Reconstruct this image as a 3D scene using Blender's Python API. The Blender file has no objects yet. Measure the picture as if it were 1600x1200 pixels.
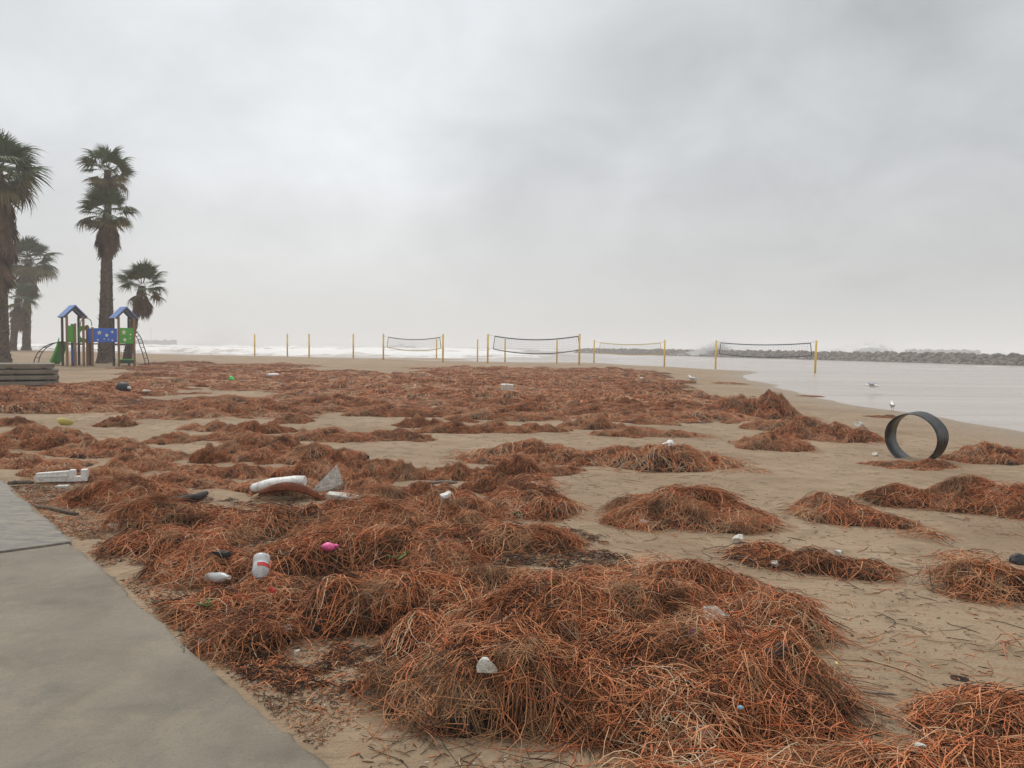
import bpy, bmesh, math, random
import numpy as np
from mathutils import Vector, Matrix, Euler

random.seed(7)
RNG = np.random.default_rng(7)
SC = bpy.context.scene
COL = SC.collection

# ------------------------------------------------------------------ camera
F_PX, PITCH, ROLL, EYE = 1209.0, math.radians(2.70), math.radians(0.66), 1.65
fw = Vector((0, math.cos(PITCH), -math.sin(PITCH)))
up0 = Vector((0, math.sin(PITCH), math.cos(PITCH)))
rt0 = Vector((1, 0, 0))
rt = rt0 * math.cos(ROLL) + up0 * math.sin(ROLL)
up = up0 * math.cos(ROLL) - rt0 * math.sin(ROLL)
cam_d = bpy.data.cameras.new('camera')
cam = bpy.data.objects.new('camera', cam_d)
COL.objects.link(cam)
cam.matrix_world = Matrix(((rt.x, up.x, -fw.x, 0), (rt.y, up.y, -fw.y, 0), (rt.z, up.z, -fw.z, EYE), (0, 0, 0, 1)))
cam_d.sensor_width = 36
cam_d.lens = F_PX / 1600 * 36
cam_d.clip_end = 6000
cam_d.clip_start = 0.05
SC.camera = cam

# ------------------------------------------------------------------ sky, sun, exposure
SUN_EL, SUN_AZ = math.radians(52), math.radians(-25)      # azimuth from +Y towards +X
world = bpy.data.worlds.new('World')
SC.world = world
world.use_nodes = True
wn, wl = world.node_tree.nodes, world.node_tree.links
wn.clear()
wo = wn.new('ShaderNodeOutputWorld')
bg = wn.new('ShaderNodeBackground')
sky = wn.new('ShaderNodeTexSky')
sky.sky_type = 'NISHITA'
sky.sun_disc = False
sky.sun_elevation = SUN_EL
sky.sun_rotation = SUN_AZ
wtc = wn.new('ShaderNodeTexCoord')


def wmath(op, a, b=None, c=None):
    n = wn.new('ShaderNodeMath')
    n.operation = op
    for i, v in enumerate((a, b, c)):
        if v is None:
            continue
        if isinstance(v, (int, float)):
            n.inputs[i].default_value = v
        else:
            wl.new(v, n.inputs[i])
    return n.outputs[0]


wsep = wn.new('ShaderNodeSeparateXYZ')
wl.new(wtc.outputs['Generated'], wsep.inputs[0])
# clouds lie on a layer: project the direction on to a flat deck
zc = wmath('ADD', wmath('MAXIMUM', wsep.outputs['Z'], 0.0), 0.55)
wcomb = wn.new('ShaderNodeCombineXYZ')
wl.new(wmath('DIVIDE', wsep.outputs['X'], zc), wcomb.inputs[0])
wl.new(wmath('DIVIDE', wsep.outputs['Y'], zc), wcomb.inputs[1])
wcomb.inputs[2].default_value = 0.35


def wnoise(scale, detail, rough, dist=0.0, off=0.0):
    m = wn.new('ShaderNodeMapping')
    m.inputs['Location'].default_value = (off, off * 0.7, 0)
    wl.new(wcomb.outputs[0], m.inputs[0])
    n = wn.new('ShaderNodeTexNoise')
    n.inputs['Scale'].default_value = scale
    n.inputs['Detail'].default_value = detail
    n.inputs['Roughness'].default_value = rough
    n.inputs['Distortion'].default_value = dist
    wl.new(m.outputs[0], n.inputs[0])
    return n.outputs[0]


def wlobe(px, py, k):
    d = (fw + rt * ((px - 800) / F_PX) + up * ((600 - py) / F_PX)).normalized()
    v = wn.new('ShaderNodeVectorMath')
    v.operation = 'DOT_PRODUCT'
    v.inputs[1].default_value = d
    wl.new(wtc.outputs['Generated'], v.inputs[0])
    return wmath('EXPONENT', wmath('MULTIPLY', wmath('SUBTRACT', v.outputs['Value'], 1.0), k))


n1 = wnoise(1.5, 4, 0.5, 0.3, 3.1)
n2 = wnoise(4.2, 5, 0.55, 0.4, 8.0)
cl = wmath('ADD', wmath('MULTIPLY', wmath('SUBTRACT', n1, 0.5), 0.46), wmath('MULTIPLY', wmath('SUBTRACT', n2, 0.5), 0.34))
clo = wmath('MULTIPLY', cl, wmath('MINIMUM', wmath('MULTIPLY', wmath('MAXIMUM', wsep.outputs['Z'], 0.0), 5.0), 1.0))
lum = wmath('ADD', 0.575, clo)
lum = wmath('ADD', lum, wmath('MULTIPLY', wlobe(580, 130, 34), 0.15))
lum = wmath('ADD', lum, wmath('MULTIPLY', wlobe(60, 60, 14), 0.05))
lum = wmath('SUBTRACT', lum, wmath('MULTIPLY', wlobe(1420, 190, 14), 0.06))
lum = wmath('ADD', lum, wmath('MULTIPLY', wmath('MAXIMUM', wmath('SUBTRACT', wsep.outputs['Z'], 0.35), 0.0), 0.75))
wramp = wn.new('ShaderNodeMix')
wramp.data_type = 'RGBA'
wramp.inputs['A'].default_value = (1.0, 1.0, 0.97, 1)      # horizon, slightly warm
wramp.inputs['B'].default_value = (0.965, 1.0, 1.03, 1)
wl.new(wmath('MINIMUM', wmath('MULTIPLY', wmath('MAXIMUM', wsep.outputs['Z'], 0.0), 4.0), 1.0), wramp.inputs['Factor'])
wsc = wn.new('ShaderNodeVectorMath')
wsc.operation = 'SCALE'
wl.new(wramp.outputs['Result'], wsc.inputs[0])
wl.new(lum, wsc.inputs['Scale'])
# a little of the clear sky above comes through the cloud deck
wsk = wn.new('ShaderNodeVectorMath')
wsk.operation = 'SCALE'
wl.new(sky.outputs[0], wsk.inputs[0])
wsk.inputs['Scale'].default_value = 0.08
wmx = wn.new('ShaderNodeMix')
wmx.data_type = 'RGBA'
wmx.inputs['Factor'].default_value = 0.05
wl.new(wsc.outputs[0], wmx.inputs['A'])
wl.new(wsk.outputs[0], wmx.inputs['B'])
wl.new(wmx.outputs['Result'], bg.inputs['Color'])
bg.inputs['Strength'].default_value = 1.0
wl.new(bg.outputs[0], wo.inputs['Surface'])

sun_d = bpy.data.lights.new('sun', 'SUN')
sun_d.energy = 1.5
sun_d.angle = math.radians(28)
sun_d.color = (1.0, 0.97, 0.93)
sun = bpy.data.objects.new('sun', sun_d)
COL.objects.link(sun)
sdir = Vector((math.sin(SUN_AZ) * math.cos(SUN_EL), math.cos(SUN_AZ) * math.cos(SUN_EL), math.sin(SUN_EL)))
sun.rotation_euler = sdir.to_track_quat('Z', 'Y').to_euler()

SC.view_settings.view_transform = 'Standard'
SC.view_settings.look = 'None'
SC.view_settings.exposure = 0.20
SC.view_settings.gamma = 1.0
SC.cycles.volume_bounces = 2
SC.cycles.max_bounces = 8
SC.cycles.transparent_max_bounces = 8

# ------------------------------------------------------------------ numeric helpers


def hash2(ix, iy, seed):
    h = (ix.astype(np.int64) * 374761393 + iy.astype(np.int64) * 668265263 + seed * 1442695041) & 0x7fffffff
    h = ((h ^ (h >> 13)) * 1274126177) & 0x7fffffff
    h = (h ^ (h >> 16)) & 0x7fffffff
    return (h % 100003) / 100003.0


def vnoise(x, y, seed=0):
    x = np.asarray(x, float)
    y = np.asarray(y, float)
    ix, iy = np.floor(x), np.floor(y)
    fx, fy = x - ix, y - iy
    fx, fy = fx * fx * (3 - 2 * fx), fy * fy * (3 - 2 * fy)
    a, b = hash2(ix, iy, seed), hash2(ix + 1, iy, seed)
    c, d = hash2(ix, iy + 1, seed), hash2(ix + 1, iy + 1, seed)
    return (a * (1 - fx) + b * fx) * (1 - fy) + (c * (1 - fx) + d * fx) * fy


def fbm(x, y, seed=0, o=4):
    s, a, t = 0.0, 1.0, 0.0
    for i in range(o):
        s = s + a * vnoise(x * 2 ** i, y * 2 ** i, seed + i * 17)
        t += a
        a *= 0.5
    return s / t


def smooth(a, b, x):
    t = np.clip((x - a) / (b - a), 0, 1)
    return t * t * (3 - 2 * t)


def ray(px, py):
    return fw + rt * ((px - 800) / F_PX) + up * ((600 - py) / F_PX)


def at_dist(px, py, d):
    """point seen at that pixel, d metres forward"""
    D = ray(px, py)
    return Vector((0, 0, EYE)) + D * (d / D.y)


def at_z(px, py, z):
    D = ray(px, py)
    return Vector((0, 0, EYE)) + D * ((z - EYE) / D.z)


# ------------------------------------------------------------------ the lie of the beach
POSTS = [(398, 34, 556), (449, 35, 557), (483, 37, 559), (552, 38, 560), (599, 40, 562), (692, 44, 566), (746, 35, 565),
         (762, 45, 567), (789, 36, 566), (870, 37, 568), (905, 48, 570), (928, 36, 567), (1038, 42, 573), (1118, 45, 577),
         (1274, 52, 584), (682, 30, 560)]
ctrl = []
post_xy = []
for px, h, by in POSTS:
    p = at_dist(px, by, 2.5 * F_PX / h)
    post_xy.append((p.x, p.y))
    ctrl.append((p.x, p.y, p.z))
for px, py, z in [(1600, 674, 0), (1475, 652, 0), (1400, 642, 0), (1319, 630, 0), (1275, 621, 0), (1237, 611, 0), (1205, 604, 0.0),
                  (1160, 590, 0), (1187, 584, -.01), (1225, 603, .0),
                  (1700, 700, .0), (1700, 670, -.12), (1500, 630, -.1), (1400, 610, -.15), (1300, 590, -.12), (1450, 680, .06), (1600, 720, .08),
                  (800, 1200, .15), (1500, 1150, .14), (100, 1000, .13), (1300, 900, .13), (800, 800, .17), (100, 760, .15),
                  (1430, 720, .09), (1200, 720, .13), (800, 650, .22), (400, 650, .25), (100, 640, .25), (40, 603, .25),
                  (150, 573, .35), (600, 600, .3), (1000, 600, .2), (1080, 597, .09), (250, 565, .38), (41, 547, .8), (100, 549, .7),
                  (200, 552, .55), (300, 554.5, .45), (1200, 650, .08), (1130, 610, .08), (5, 563, .5), (-200, 560, .6), (-200, 640, .3),
                  (-300, 900, .14), (1900, 1000, .12), (1120, 585, .04)]:
    p = at_z(px, py, z)
    ctrl.append((p.x, p.y, z))
ctrl += [(-110, 108, 0), (-75, 110, 0), (-45, 106, 0), (-28, 102, 0), (-12, 95, 0), (0, 90, -.02), (12, 84, -.05),
         (-110, 130, -.8), (-40, 125, -.7), (0, 112, -.6), (40, 100, -.6), (60, 60, -.5), (40, 40, -.3), (60, 20, -.3), (25, 8, .02), (40, 0, 0),
         (0, -10, .15), (-30, -10, .2), (30, -20, .05), (-60, 20, .4), (-110, 70, .8), (-60, -60, .3), (60, -60, .0)]
ctrl = np.array(ctrl)


def tps_u(r2):
    return np.where(r2 > 1e-12, r2 * np.log(r2 + 1e-12), 0)


_n = len(ctrl)
_K = tps_u(((ctrl[:, None, :2] - ctrl[None, :, :2]) ** 2).sum(-1)) + np.eye(_n) * 2.0
_P = np.c_[np.ones(_n), ctrl[:, :2]]
_A = np.block([[_K, _P], [_P.T, np.zeros((3, 3))]])
_W = np.linalg.solve(_A, np.r_[ctrl[:, 2], 0, 0, 0])


def base_z(x, y):
    x = np.asarray(x, float)
    y = np.asarray(y, float)
    sh = x.shape
    x, y = x.ravel(), y.ravel()
    out = np.empty_like(x)
    for i in range(0, len(x), 20000):
        a, b = x[i:i + 20000], y[i:i + 20000]
        r2 = (a[:, None] - ctrl[None, :, 0]) ** 2 + (b[:, None] - ctrl[None, :, 1]) ** 2
        out[i:i + 20000] = tps_u(r2) @ _W[:_n] + _W[_n] + _W[_n + 1] * a + _W[_n + 2] * b
    # offshore it simply goes deeper
    far = smooth(112, 150, np.hypot(x, y))
    out = out * (1 - far) - 1.2 * far
    return np.clip(out, -1.2, 0.95).reshape(sh)


def ground(x, y):
    x = np.asarray(x, float)
    y = np.asarray(y, float)
    z = base_z(x, y)
    r = np.hypot(x, y)
    amp = 0.030 * smooth(0.0, 0.12, z) + 0.002
    return z + amp * (fbm(x * 1.1, y * 1.1, 5, 3) - 0.5) * 1.3 + 0.6 * amp * (fbm(x * 4.2, y * 4.2, 9, 3) - 0.5) * smooth(30, 8, r)


# walkway edge line on the sand (world), the slab lies to its left
E0, E1 = at_z(0, 752, .17), at_z(512, 1200, .17)
edge_dir = (E1 - E0)
edge_dir.z = 0
edge_dir.normalize()
edge_n = Vector((-edge_dir.y, edge_dir.x, 0))       # pointing to the beach side
if edge_n.x < 0:
    edge_n = -edge_n


def edge_dist(x, y):
    return (x - E0.x) * edge_n.x + (y - E0.y) * edge_n.y


# ------------------------------------------------------------------ seaweed thickness near the walkway
# lobes: (px, py of the centre on the sand, half width m, half depth m, rotation deg, height m)
def lobe(px, py, a, b, rot, h):
    p = at_z(px, py, .15)
    return (p.x, p.y, a, b, math.radians(rot), h)


HEAPS = [
    ('big', [lobe(1000, 1080, .62, .36, 5, .28), lobe(930, 995, .58, .30, 12, .30), lobe(1170, 1085, .38, .36, -30, .25),
             lobe(745, 1075, .36, .24, 20, .20), lobe(860, 1105, .45, .2, 0, .22), lobe(1060, 1140, .5, .17, 0, .16)],
     'largest rust coloured heap of tangled seaweed with foam lumps on it'),
    ('shoulder', [lobe(1150, 985, .46, .32, -12, .2), lobe(1060, 930, .5, .28, 0, .15), lobe(1235, 990, .25, .18, -20, .1)],
     'dark seaweed heap leaning against the back of the largest heap'),
    ('corner', [lobe(1560, 1235, .42, .26, 12, .16), lobe(1690, 1190, .45, .4, 0, .2)], 'straw and rust seaweed heap on open sand beside an orange scrap'),
    ('fringe', [lobe(1230, 1235, .5, .15, 4, .07), lobe(1100, 1250, .45, .2, 0, .06)], 'thin bright orange seaweed drift at the foot of the largest heap'),
    ('round', [lobe(1080, 812, .62, .42, 3, .22), lobe(1140, 820, .4, .3, 0, .16), lobe(1000, 822, .3, .2, 0, .08)],
     'rounded seaweed heap standing alone on bare sand with one foam crumb'),
    ('small', [lobe(1300, 803, .36, .28, 0, .17), lobe(1345, 815, .45, .14, -8, .08)], 'small low seaweed heap with a thin tail of strands'),
    ('broad', [lobe(1500, 782, .62, .42, -4, .22), lobe(1590, 790, .5, .4, 0, .2), lobe(1420, 782, .4, .26, 0, .14), lobe(1700, 800, .7, .4, 0, .2)],
     'broad seaweed heap on the sand in front of the black pipe ring'),
    ('strip', [lobe(1275, 883, .42, .13, -8, .09), lobe(1345, 893, .2, .09, -15, .05), lobe(1190, 868, .3, .14, 0, .07)], 'narrow strip of seaweed holding two white foam crumbs'),
    ('edge', [lobe(1600, 918, .42, .2, -5, .17), lobe(1540, 905, .25, .14, 0, .09), lobe(1700, 930, .4, .25, 0, .15)], 'bright red orange seaweed heap beside a black lump'),
    ('trail', [lobe(1450, 838, .2, .22, 40, .035), lobe(1490, 870, .22, .2, 40, .04)], 'sparse dark trail of seaweed crumbs running to the red orange heap'),
    ('wisp', [lobe(1590, 1010, .18, .06, 0, .035)], 'tiny flat wisp of red seaweed alone on the sand'),
]
BLANKET = [lobe(390, 1000, .24, .17, 0, .15), lobe(550, 970, .40, .26, 10, .22), lobe(650, 945, .42, .26, 0, .18), lobe(340, 895, .44, .28, -10, .2),
           lobe(490, 880, .46, .28, 8, .2), lobe(270, 855, .42, .24, 0, .16), lobe(620, 880, .5, .3, 0, .2), lobe(760, 925, .42, .22, 0, .15),
           lobe(740, 855, .6, .34, 8, .24), lobe(835, 800, .36, .42, -10, .26), lobe(690, 815, .5, .26, 0, .2), lobe(560, 830, .6, .28, 0, .18),
           lobe(430, 825, .6, .3, 0, .18), lobe(280, 815, .6, .3, 10, .17), lobe(200, 785, .5, .28, 0, .15),
           lobe(335, 950, .22, .18, 0, .1), lobe(845, 855, .28, .22, 0, .14), lobe(590, 795, .45, .2, 0, .12), lobe(690, 1005, .32, .18, 0, .12),
           lobe(440, 930, .28, .18, 0, .13)]


def lobes_T(x, y, lobes, seed=26):
    T = np.zeros_like(np.asarray(x, float))
    wob = 1 + 1.15 * (fbm(x * 2.6, y * 2.6, seed, 4) - 0.5)
    for cx, cy, a, b, r, h in lobes:
        u = (x - cx) * math.cos(r) + (y - cy) * math.sin(r)
        v = -(x - cx) * math.sin(r) + (y - cy) * math.cos(r)
        q = np.sqrt((u / a) ** 2 + (v / b) ** 2) * wob / 1.12
        t = h * np.clip(1 - q ** 2, 0, 1) ** 1.05
        T = (T ** 3 + t ** 3) ** (1 / 3)
    lump = 0.45 + .62 * smooth(.25, .75, fbm(x * 3.3, y * 3.3, seed + 52, 2)) + .32 * (fbm(x * 8, y * 8, seed + 47, 2) - .5)
    return T * np.clip(lump, .1, 2)


ALL_LOBES = BLANKET + [l for _, ls, _ in HEAPS for l in ls]


def near_T(x, y):
    return lobes_T(x, y, ALL_LOBES)


def surf(x, y):
    return ground(x, y) + near_T(x, y)


def hit(px, py, weed=True):
    D = ray(px, py)
    ts = np.geomspace(1.5, 140, 900) if not weed else np.geomspace(1.5, 40, 1200)
    x, y, z = D.x * ts, D.y * ts, EYE + D.z * ts
    g = surf(x, y) if weed else ground(x, y)
    k = np.argmax(z <= g)
    if not (z[k] <= g[k]):
        k = len(ts) - 1
    return Vector((x[k], y[k], max(g[k], -0.02)))


# ------------------------------------------------------------------ materials
def mat(name):
    m = bpy.data.materials.new(name)
    m.use_nodes = True
    nt = m.node_tree
    b = nt.nodes['Principled BSDF']
    return m, nt, b


class NT:
    def __init__(s, nt):
        s.nt = nt

    def new(s, t, **kw):
        n = s.nt.nodes.new(t)
        for k, v in kw.items():
            setattr(n, k, v)
        return n

    def link(s, a, b):
        s.nt.links.new(a, b)

    def noise(s, scale, detail=4, rough=.55, vec=None, dist=0):
        n = s.new('ShaderNodeTexNoise')
        n.inputs['Scale'].default_value = scale
        n.inputs['Detail'].default_value = detail
        n.inputs['Roughness'].default_value = rough
        n.inputs['Distortion'].default_value = dist
        if vec is not None:
            s.link(vec, n.inputs['Vector'])
        return n.outputs[0]

    def ramp(s, fac, stops):
        r = s.new('ShaderNodeValToRGB')
        e = r.color_ramp.elements
        while len(e) < len(stops):
            e.new(0.5)
        for el, (p, c) in zip(e, stops):
            el.position = p
            el.color = c if len(c) == 4 else (*c, 1)
        s.link(fac, r.inputs[0])
        return r.outputs[0]

    def rng(s, fac, a, b, c=0.0, d=1.0):
        m = s.new('ShaderNodeMapRange')
        m.interpolation_type = 'SMOOTHSTEP'
        for i, v in zip((1, 2, 3, 4), (a, b, c, d)):
            m.inputs[i].default_value = v
        s.link(fac, m.inputs[0])
        return m.outputs[0]

    def mix(s, fac, a, b):
        m = s.new('ShaderNodeMix', data_type='RGBA')
        for sock, v in ((m.inputs['Factor'], fac), (m.inputs['A'], a), (m.inputs['B'], b)):
            if isinstance(v, (int, float)):
                sock.default_value = v
            elif isinstance(v, tuple):
                sock.default_value = (*v, 1) if len(v) == 3 else v
            else:
                s.link(v, sock)
        return m.outputs['Result']

    def math(s, op, a, b=None):
        m = s.new('ShaderNodeMath', operation=op)
        for i, v in enumerate((a, b)):
            if v is None:
                continue
            if isinstance(v, (int, float)):
                m.inputs[i].default_value = v
            else:
                s.link(v, m.inputs[i])
        return m.outputs[0]

    def bump(s, h, strength, dist, bsdf):
        b = s.new('ShaderNodeBump')
        b.inputs['Strength'].default_value = strength
        b.inputs['Distance'].default_value = dist
        s.link(h, b.inputs['Height'])
        s.link(b.outputs[0], bsdf.inputs['Normal'])

    def pos(s):
        return s.new('ShaderNodeNewGeometry').outputs['Position']

    def obj(s):
        return s.new('ShaderNodeTexCoord').outputs['Object']

    def attr(s, name):
        return s.new('ShaderNodeAttribute', attribute_name=name).outputs['Fac']


def simple(name, col, rough=.6, var=.25, scale=6, bump=.15, bscale=30, metal=0, spec=.4, dirt=None, trans=0, alpha=1):
    m, nt, b = mat(name)
    N = NT(nt)
    v = N.obj()
    n = N.noise(scale, 5, .6, v)
    c2 = tuple(x * (1 - var) for x in col)
    c1 = tuple(min(1, x * (1 + var * .6)) for x in col)
    c = N.ramp(n, [(.3, c2), (.7, c1)])
    if dirt:
        d = N.rng(N.noise(scale * 1.7 + 1.3, 6, .65, v), .48, .66)
        c = N.mix(N.math('MULTIPLY', d, .75), c, dirt)
    N.link(c, b.inputs['Base Color'])
    b.inputs['Roughness'].default_value = rough
    b.inputs['Metallic'].default_value = metal
    b.inputs['Specular IOR Level'].default_value = spec
    b.inputs['Transmission Weight'].default_value = trans
    b.inputs['Alpha'].default_value = alpha
    if bump:
        N.bump(N.noise(bscale, 4, .6, v), bump, .02, b)
    return m


M = {}
# strands of weed: colour differs from strand to strand (attribute 'tint')
m, nt, b = mat('seaweed_strand')
N = NT(nt)
oi = N.new('ShaderNodeObjectInfo')
tn = N.math('ADD', N.attr('tint'), N.math('MULTIPLY', N.math('SUBTRACT', oi.outputs['Random'], .5), .30))
c = N.ramp(tn, [(0, (.026, .014, .009)), (.16, (.10, .043, .019)), (.34, (.38, .132, .052)), (.48, (.60, .215, .085)), (.61, (.68, .33, .155)),
                (.73, (.68, .165, .066)), (.84, (.66, .40, .22)), (1, (.66, .50, .33))])
n = N.noise(14, 3, .6, N.pos())
c = N.mix(N.rng(N.noise(2.1, 3, .6, N.pos()), .52, .68, 0, .45), c, (.50, .33, .185))
c = N.mix(N.rng(N.noise(4.4, 5, .65, N.pos()), .48, .66, 0, .58), c, (.070, .035, .019))
N.link(c, b.inputs['Base Color'])
b.inputs['Roughness'].default_value = .6
b.inputs['Specular IOR Level'].default_value = .12
M['weed'] = m
m, nt, b = mat('rot_and_gap_shade')  # brown of decayed weed, darkened further to paint shade into the gaps
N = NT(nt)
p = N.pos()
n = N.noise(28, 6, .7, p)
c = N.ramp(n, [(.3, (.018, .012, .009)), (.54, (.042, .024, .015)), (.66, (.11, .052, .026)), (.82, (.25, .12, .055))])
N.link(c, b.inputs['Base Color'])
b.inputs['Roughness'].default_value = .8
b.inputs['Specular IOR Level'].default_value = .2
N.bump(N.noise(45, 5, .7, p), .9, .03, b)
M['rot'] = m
# sand
m, nt, b = mat('wet_sand')
N = NT(nt)
p = N.pos()
sep = N.new('ShaderNodeSeparateXYZ')
N.link(p, sep.inputs[0])
big = N.noise(.55, 5, .6, p)
mid = N.noise(4.5, 5, .6, p)
fine = N.noise(160, 3, .7, p)
c = N.ramp(big, [(.3, (.245, .170, .106)), (.52, (.325, .233, .150)), (.72, (.380, .280, .184))])
c = N.mix(N.rng(mid, .42, .70, 0, .65), c, (.215, .153, .092))
c = N.mix(N.rng(fine, .55, .75, 0, .35), c, (.13, .092, .058))
# dark specks of crumbled weed
sp = N.noise(38, 4, .8, p)
spm = N.math('MULTIPLY', N.rng(sp, .62, .69), N.rng(N.noise(1.3, 3, .6, p), .40, .60))
c = N.mix(N.math('MULTIPLY', spm, .8), c, (.07, .04, .022))
wet = N.rng(sep.outputs['Z'], .07, -.01)
c = N.mix(N.math('MULTIPLY', wet, .8), c, (.265, .195, .128))
N.link(c, b.inputs['Base Color'])
N.link(N.math('SUBTRACT', .85, N.math('MULTIPLY', wet, .5)), b.inputs['Roughness'])
b.inputs['Specular IOR Level'].default_value = .14
st = N.new('ShaderNodeMapping')
st.inputs['Scale'].default_value = (1, 2.2, 1)
N.link(p, st.inputs[0])
hb = N.math('ADD', N.math('MULTIPLY', N.noise(7, 5, .6, st.outputs[0]), 1.0), N.math('MULTIPLY', N.noise(60, 3, .6, p), .25))
pit = N.rng(N.noise(5.5, 4, .6, p, .4), .60, .74)
hb = N.math('SUBTRACT', hb, N.math('MULTIPLY', pit, 1.1))
N.bump(hb, .8, .055, b)
M['sand'] = m
# walkway concrete
m, nt, b = mat('walkway_concrete')
N = NT(nt)
p = N.pos()
c = N.ramp(N.noise(1.6, 6, .6, p), [(.3, (.165, .141, .106)), (.5, (.228, .197, .150)), (.75, (.285, .248, .192))])
dust = N.rng(N.noise(3.1, 8, .7, p, .3), .50, .64)
c = N.mix(N.math('MULTIPLY', dust, .42), c, (.31, .255, .185))
dark = N.rng(N.noise(2.2, 8, .7, N.obj(), .4), .54, .68)
c = N.mix(N.math('MULTIPLY', dark, .5), c, (.135, .124, .105))
gr = N.noise(90, 4, .75, p)
c = N.mix(N.rng(gr, .50, .72, 0, .5), c, (.10, .09, .075))
N.link(c, b.inputs['Base Color'])
N.link(N.math('SUBTRACT', .72, N.math('MULTIPLY', dark, .2)), b.inputs['Roughness'])
b.inputs['Specular IOR Level'].default_value = .12
N.bump(N.math('ADD', gr, N.math('MULTIPLY', N.noise(14, 6, .7, p), 1.5)), .6, .012, b)
M['concrete'] = m
m, nt, b = mat('worn_concrete')
N = NT(nt)
p = N.pos()
e = N.new('ShaderNodeMapping')
e.inputs['Rotation'].default_value = (0, 0, .3)
e.inputs['Scale'].default_value = (1, 3.0, 1)
N.link(p, e.inputs[0])
w = N.noise(4.2, 9, .75, e.outputs[0], .4)
c = N.ramp(w, [(.3, (.11, .10, .085)), (.44, (.19, .172, .145)), (.56, (.26, .225, .175)), (.75, (.35, .28, .195))])
N.link(c, b.inputs['Base Color'])
b.inputs['Roughness'].default_value = .7
N.bump(w, .8, .04, b)
M['worn'] = m
# water
m, nt, b = mat('muddy_water')
N = NT(nt)
p = N.pos()
fo = N.attr('foam')
e = N.new('ShaderNodeMapping')
e.inputs['Scale'].default_value = (.35, 1.0, 1)
N.link(p, e.inputs[0])
fn = N.noise(.42, 8, .72, e.outputs[0], .8)
fm = N.rng(N.math('ADD', fn, N.math('SUBTRACT', fo, .5)), .48, .64)
e2 = N.new('ShaderNodeMapping')
e2.inputs['Scale'].default_value = (.12, 1.0, 1)
N.link(p, e2.inputs[0])
c = N.ramp(N.noise(.3, 4, .6, e2.outputs[0]), [(.3, (.32, .265, .225)), (.7, (.45, .39, .345))])
c = N.mix(fm, c, (.74, .72, .69))
N.link(c, b.inputs['Base Color'])
N.link(N.math('ADD', .22, N.math('MULTIPLY', fm, .5)), b.inputs['Roughness'])
b.inputs['IOR'].default_value = 1.33
rip = N.math('ADD', N.noise(1.3, 4, .6, e.outputs[0]), N.math('MULTIPLY', N.noise(6, 3, .6, e.outputs[0]), .25))
N.bump(rip, .45, .40, b)
M['water'] = m
m, nt, b = mat('sea_spray')
N = NT(nt)
tr = N.new('ShaderNodeBsdfTranslucent')
tr.inputs[0].default_value = (.95, .95, .94, 1)
b.inputs['Base Color'].default_value = (.95, .95, .94, 1)
b.inputs['Roughness'].default_value = .8
ms = N.new('ShaderNodeMixShader')
ms.inputs[0].default_value = .5
N.link(b.outputs[0], ms.inputs[1])
N.link(tr.outputs[0], ms.inputs[2])
N.link(ms.outputs[0], nt.nodes['Material Output'].inputs['Surface'])
M['foam'] = m
M['rock'] = simple('breakwater_rock', (.205, .168, .138), .85, .45, .9, .8, 3, spec=.15, dirt=(.07, .06, .052))
M['yellow'] = simple('yellow_paint', (.80, .50, .03), .45, .10, 1.5, .05, 10, dirt=(.45, .27, .04))
M['navy'] = simple('navy_webbing', (.02, .028, .06), .7, .2)
M['blackcord'] = simple('black_cord', (.03, .03, .03), .7, .2)
M['yweb'] = simple('yellow_webbing', (.62, .45, .08), .6, .2)
M['bark'] = simple('palm_bark', (.10, .072, .052), .9, .45, 3, .9, 12, dirt=(.17, .13, .10))
M['frond'] = simple('palm_frond', (.080, .125, .048), .6, .35, 3, 0, dirt=(.15, .15, .06))
M['frond_old'] = simple('yellowing_frond', (.15, .12, .045), .7, .35, 3, 0, dirt=(.17, .10, .05))
M['dead'] = simple('dead_frond', (.155, .098, .062), .85, .4, 3, 0, dirt=(.09, .058, .04))
M['wood'] = simple('playground_post_wood', (.26, .145, .07), .6, .3, 2, .2, 12)
M['shadewood'] = simple('shaded_wood', (.07, .05, .04), .6, .3, 2, .2, 12)  # darker copy of the post wood, shade of the back posts put into its colour
M['pblue'] = simple('blue_plastic_panel', (.03, .13, .58), .4, .12, 1, 0)
M['rblue'] = simple('blue_roof_board', (.13, .27, .62), .35, .15, 1, 0)
M['pgreen'] = simple('green_plastic_panel', (.06, .38, .04), .45, .15, 1, 0)
M['dgreen'] = simple('dark_green_plastic', (.02, .10, .055), .4, .15, 1, 0)
M['cream'] = simple('cream_inlay', (.75, .68, .5), .5, .05, 1, 0)
M['steel'] = simple('dark_steel_tube', (.045, .042, .042), .4, .2, 3, 0, metal=.5)
M['deck'] = simple('weathered_decking', (.21, .185, .145), .8, .3, 4, .4, 20, dirt=(.13, .11, .085))
M['pipe'] = simple('black_pipe_plastic', (.014, .016, .019), .36, .4, 6, .12, 14, spec=.5, dirt=(.075, .065, .05))
M['foamw'] = simple('white_polystyrene', (.66, .63, .56), .85, .2, 22, .7, 90, spec=.15, dirt=(.34, .27, .18))
M['plastic'] = simple('white_plastic', (.72, .70, .66), .45, .12, 14, .2, 30, dirt=(.42, .36, .27))
M['clear'] = simple('cloudy_bottle_plastic', (.72, .74, .74), .25, .1, 8, .1, 30, trans=.35, dirt=(.5, .45, .38))
M['redlab'] = simple('red_label', (.55, .03, .03), .5, .2, 8, 0)
M['pink'] = simple('pink_rubber', (.80, .13, .33), .4, .15, 10, .1, 20)
M['orange'] = simple('orange_plastic', (.85, .14, .02), .45, .15, 10, 0)
M['green'] = simple('bright_green_plastic', (.05, .50, .08), .4, .2, 10, 0)
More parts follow.
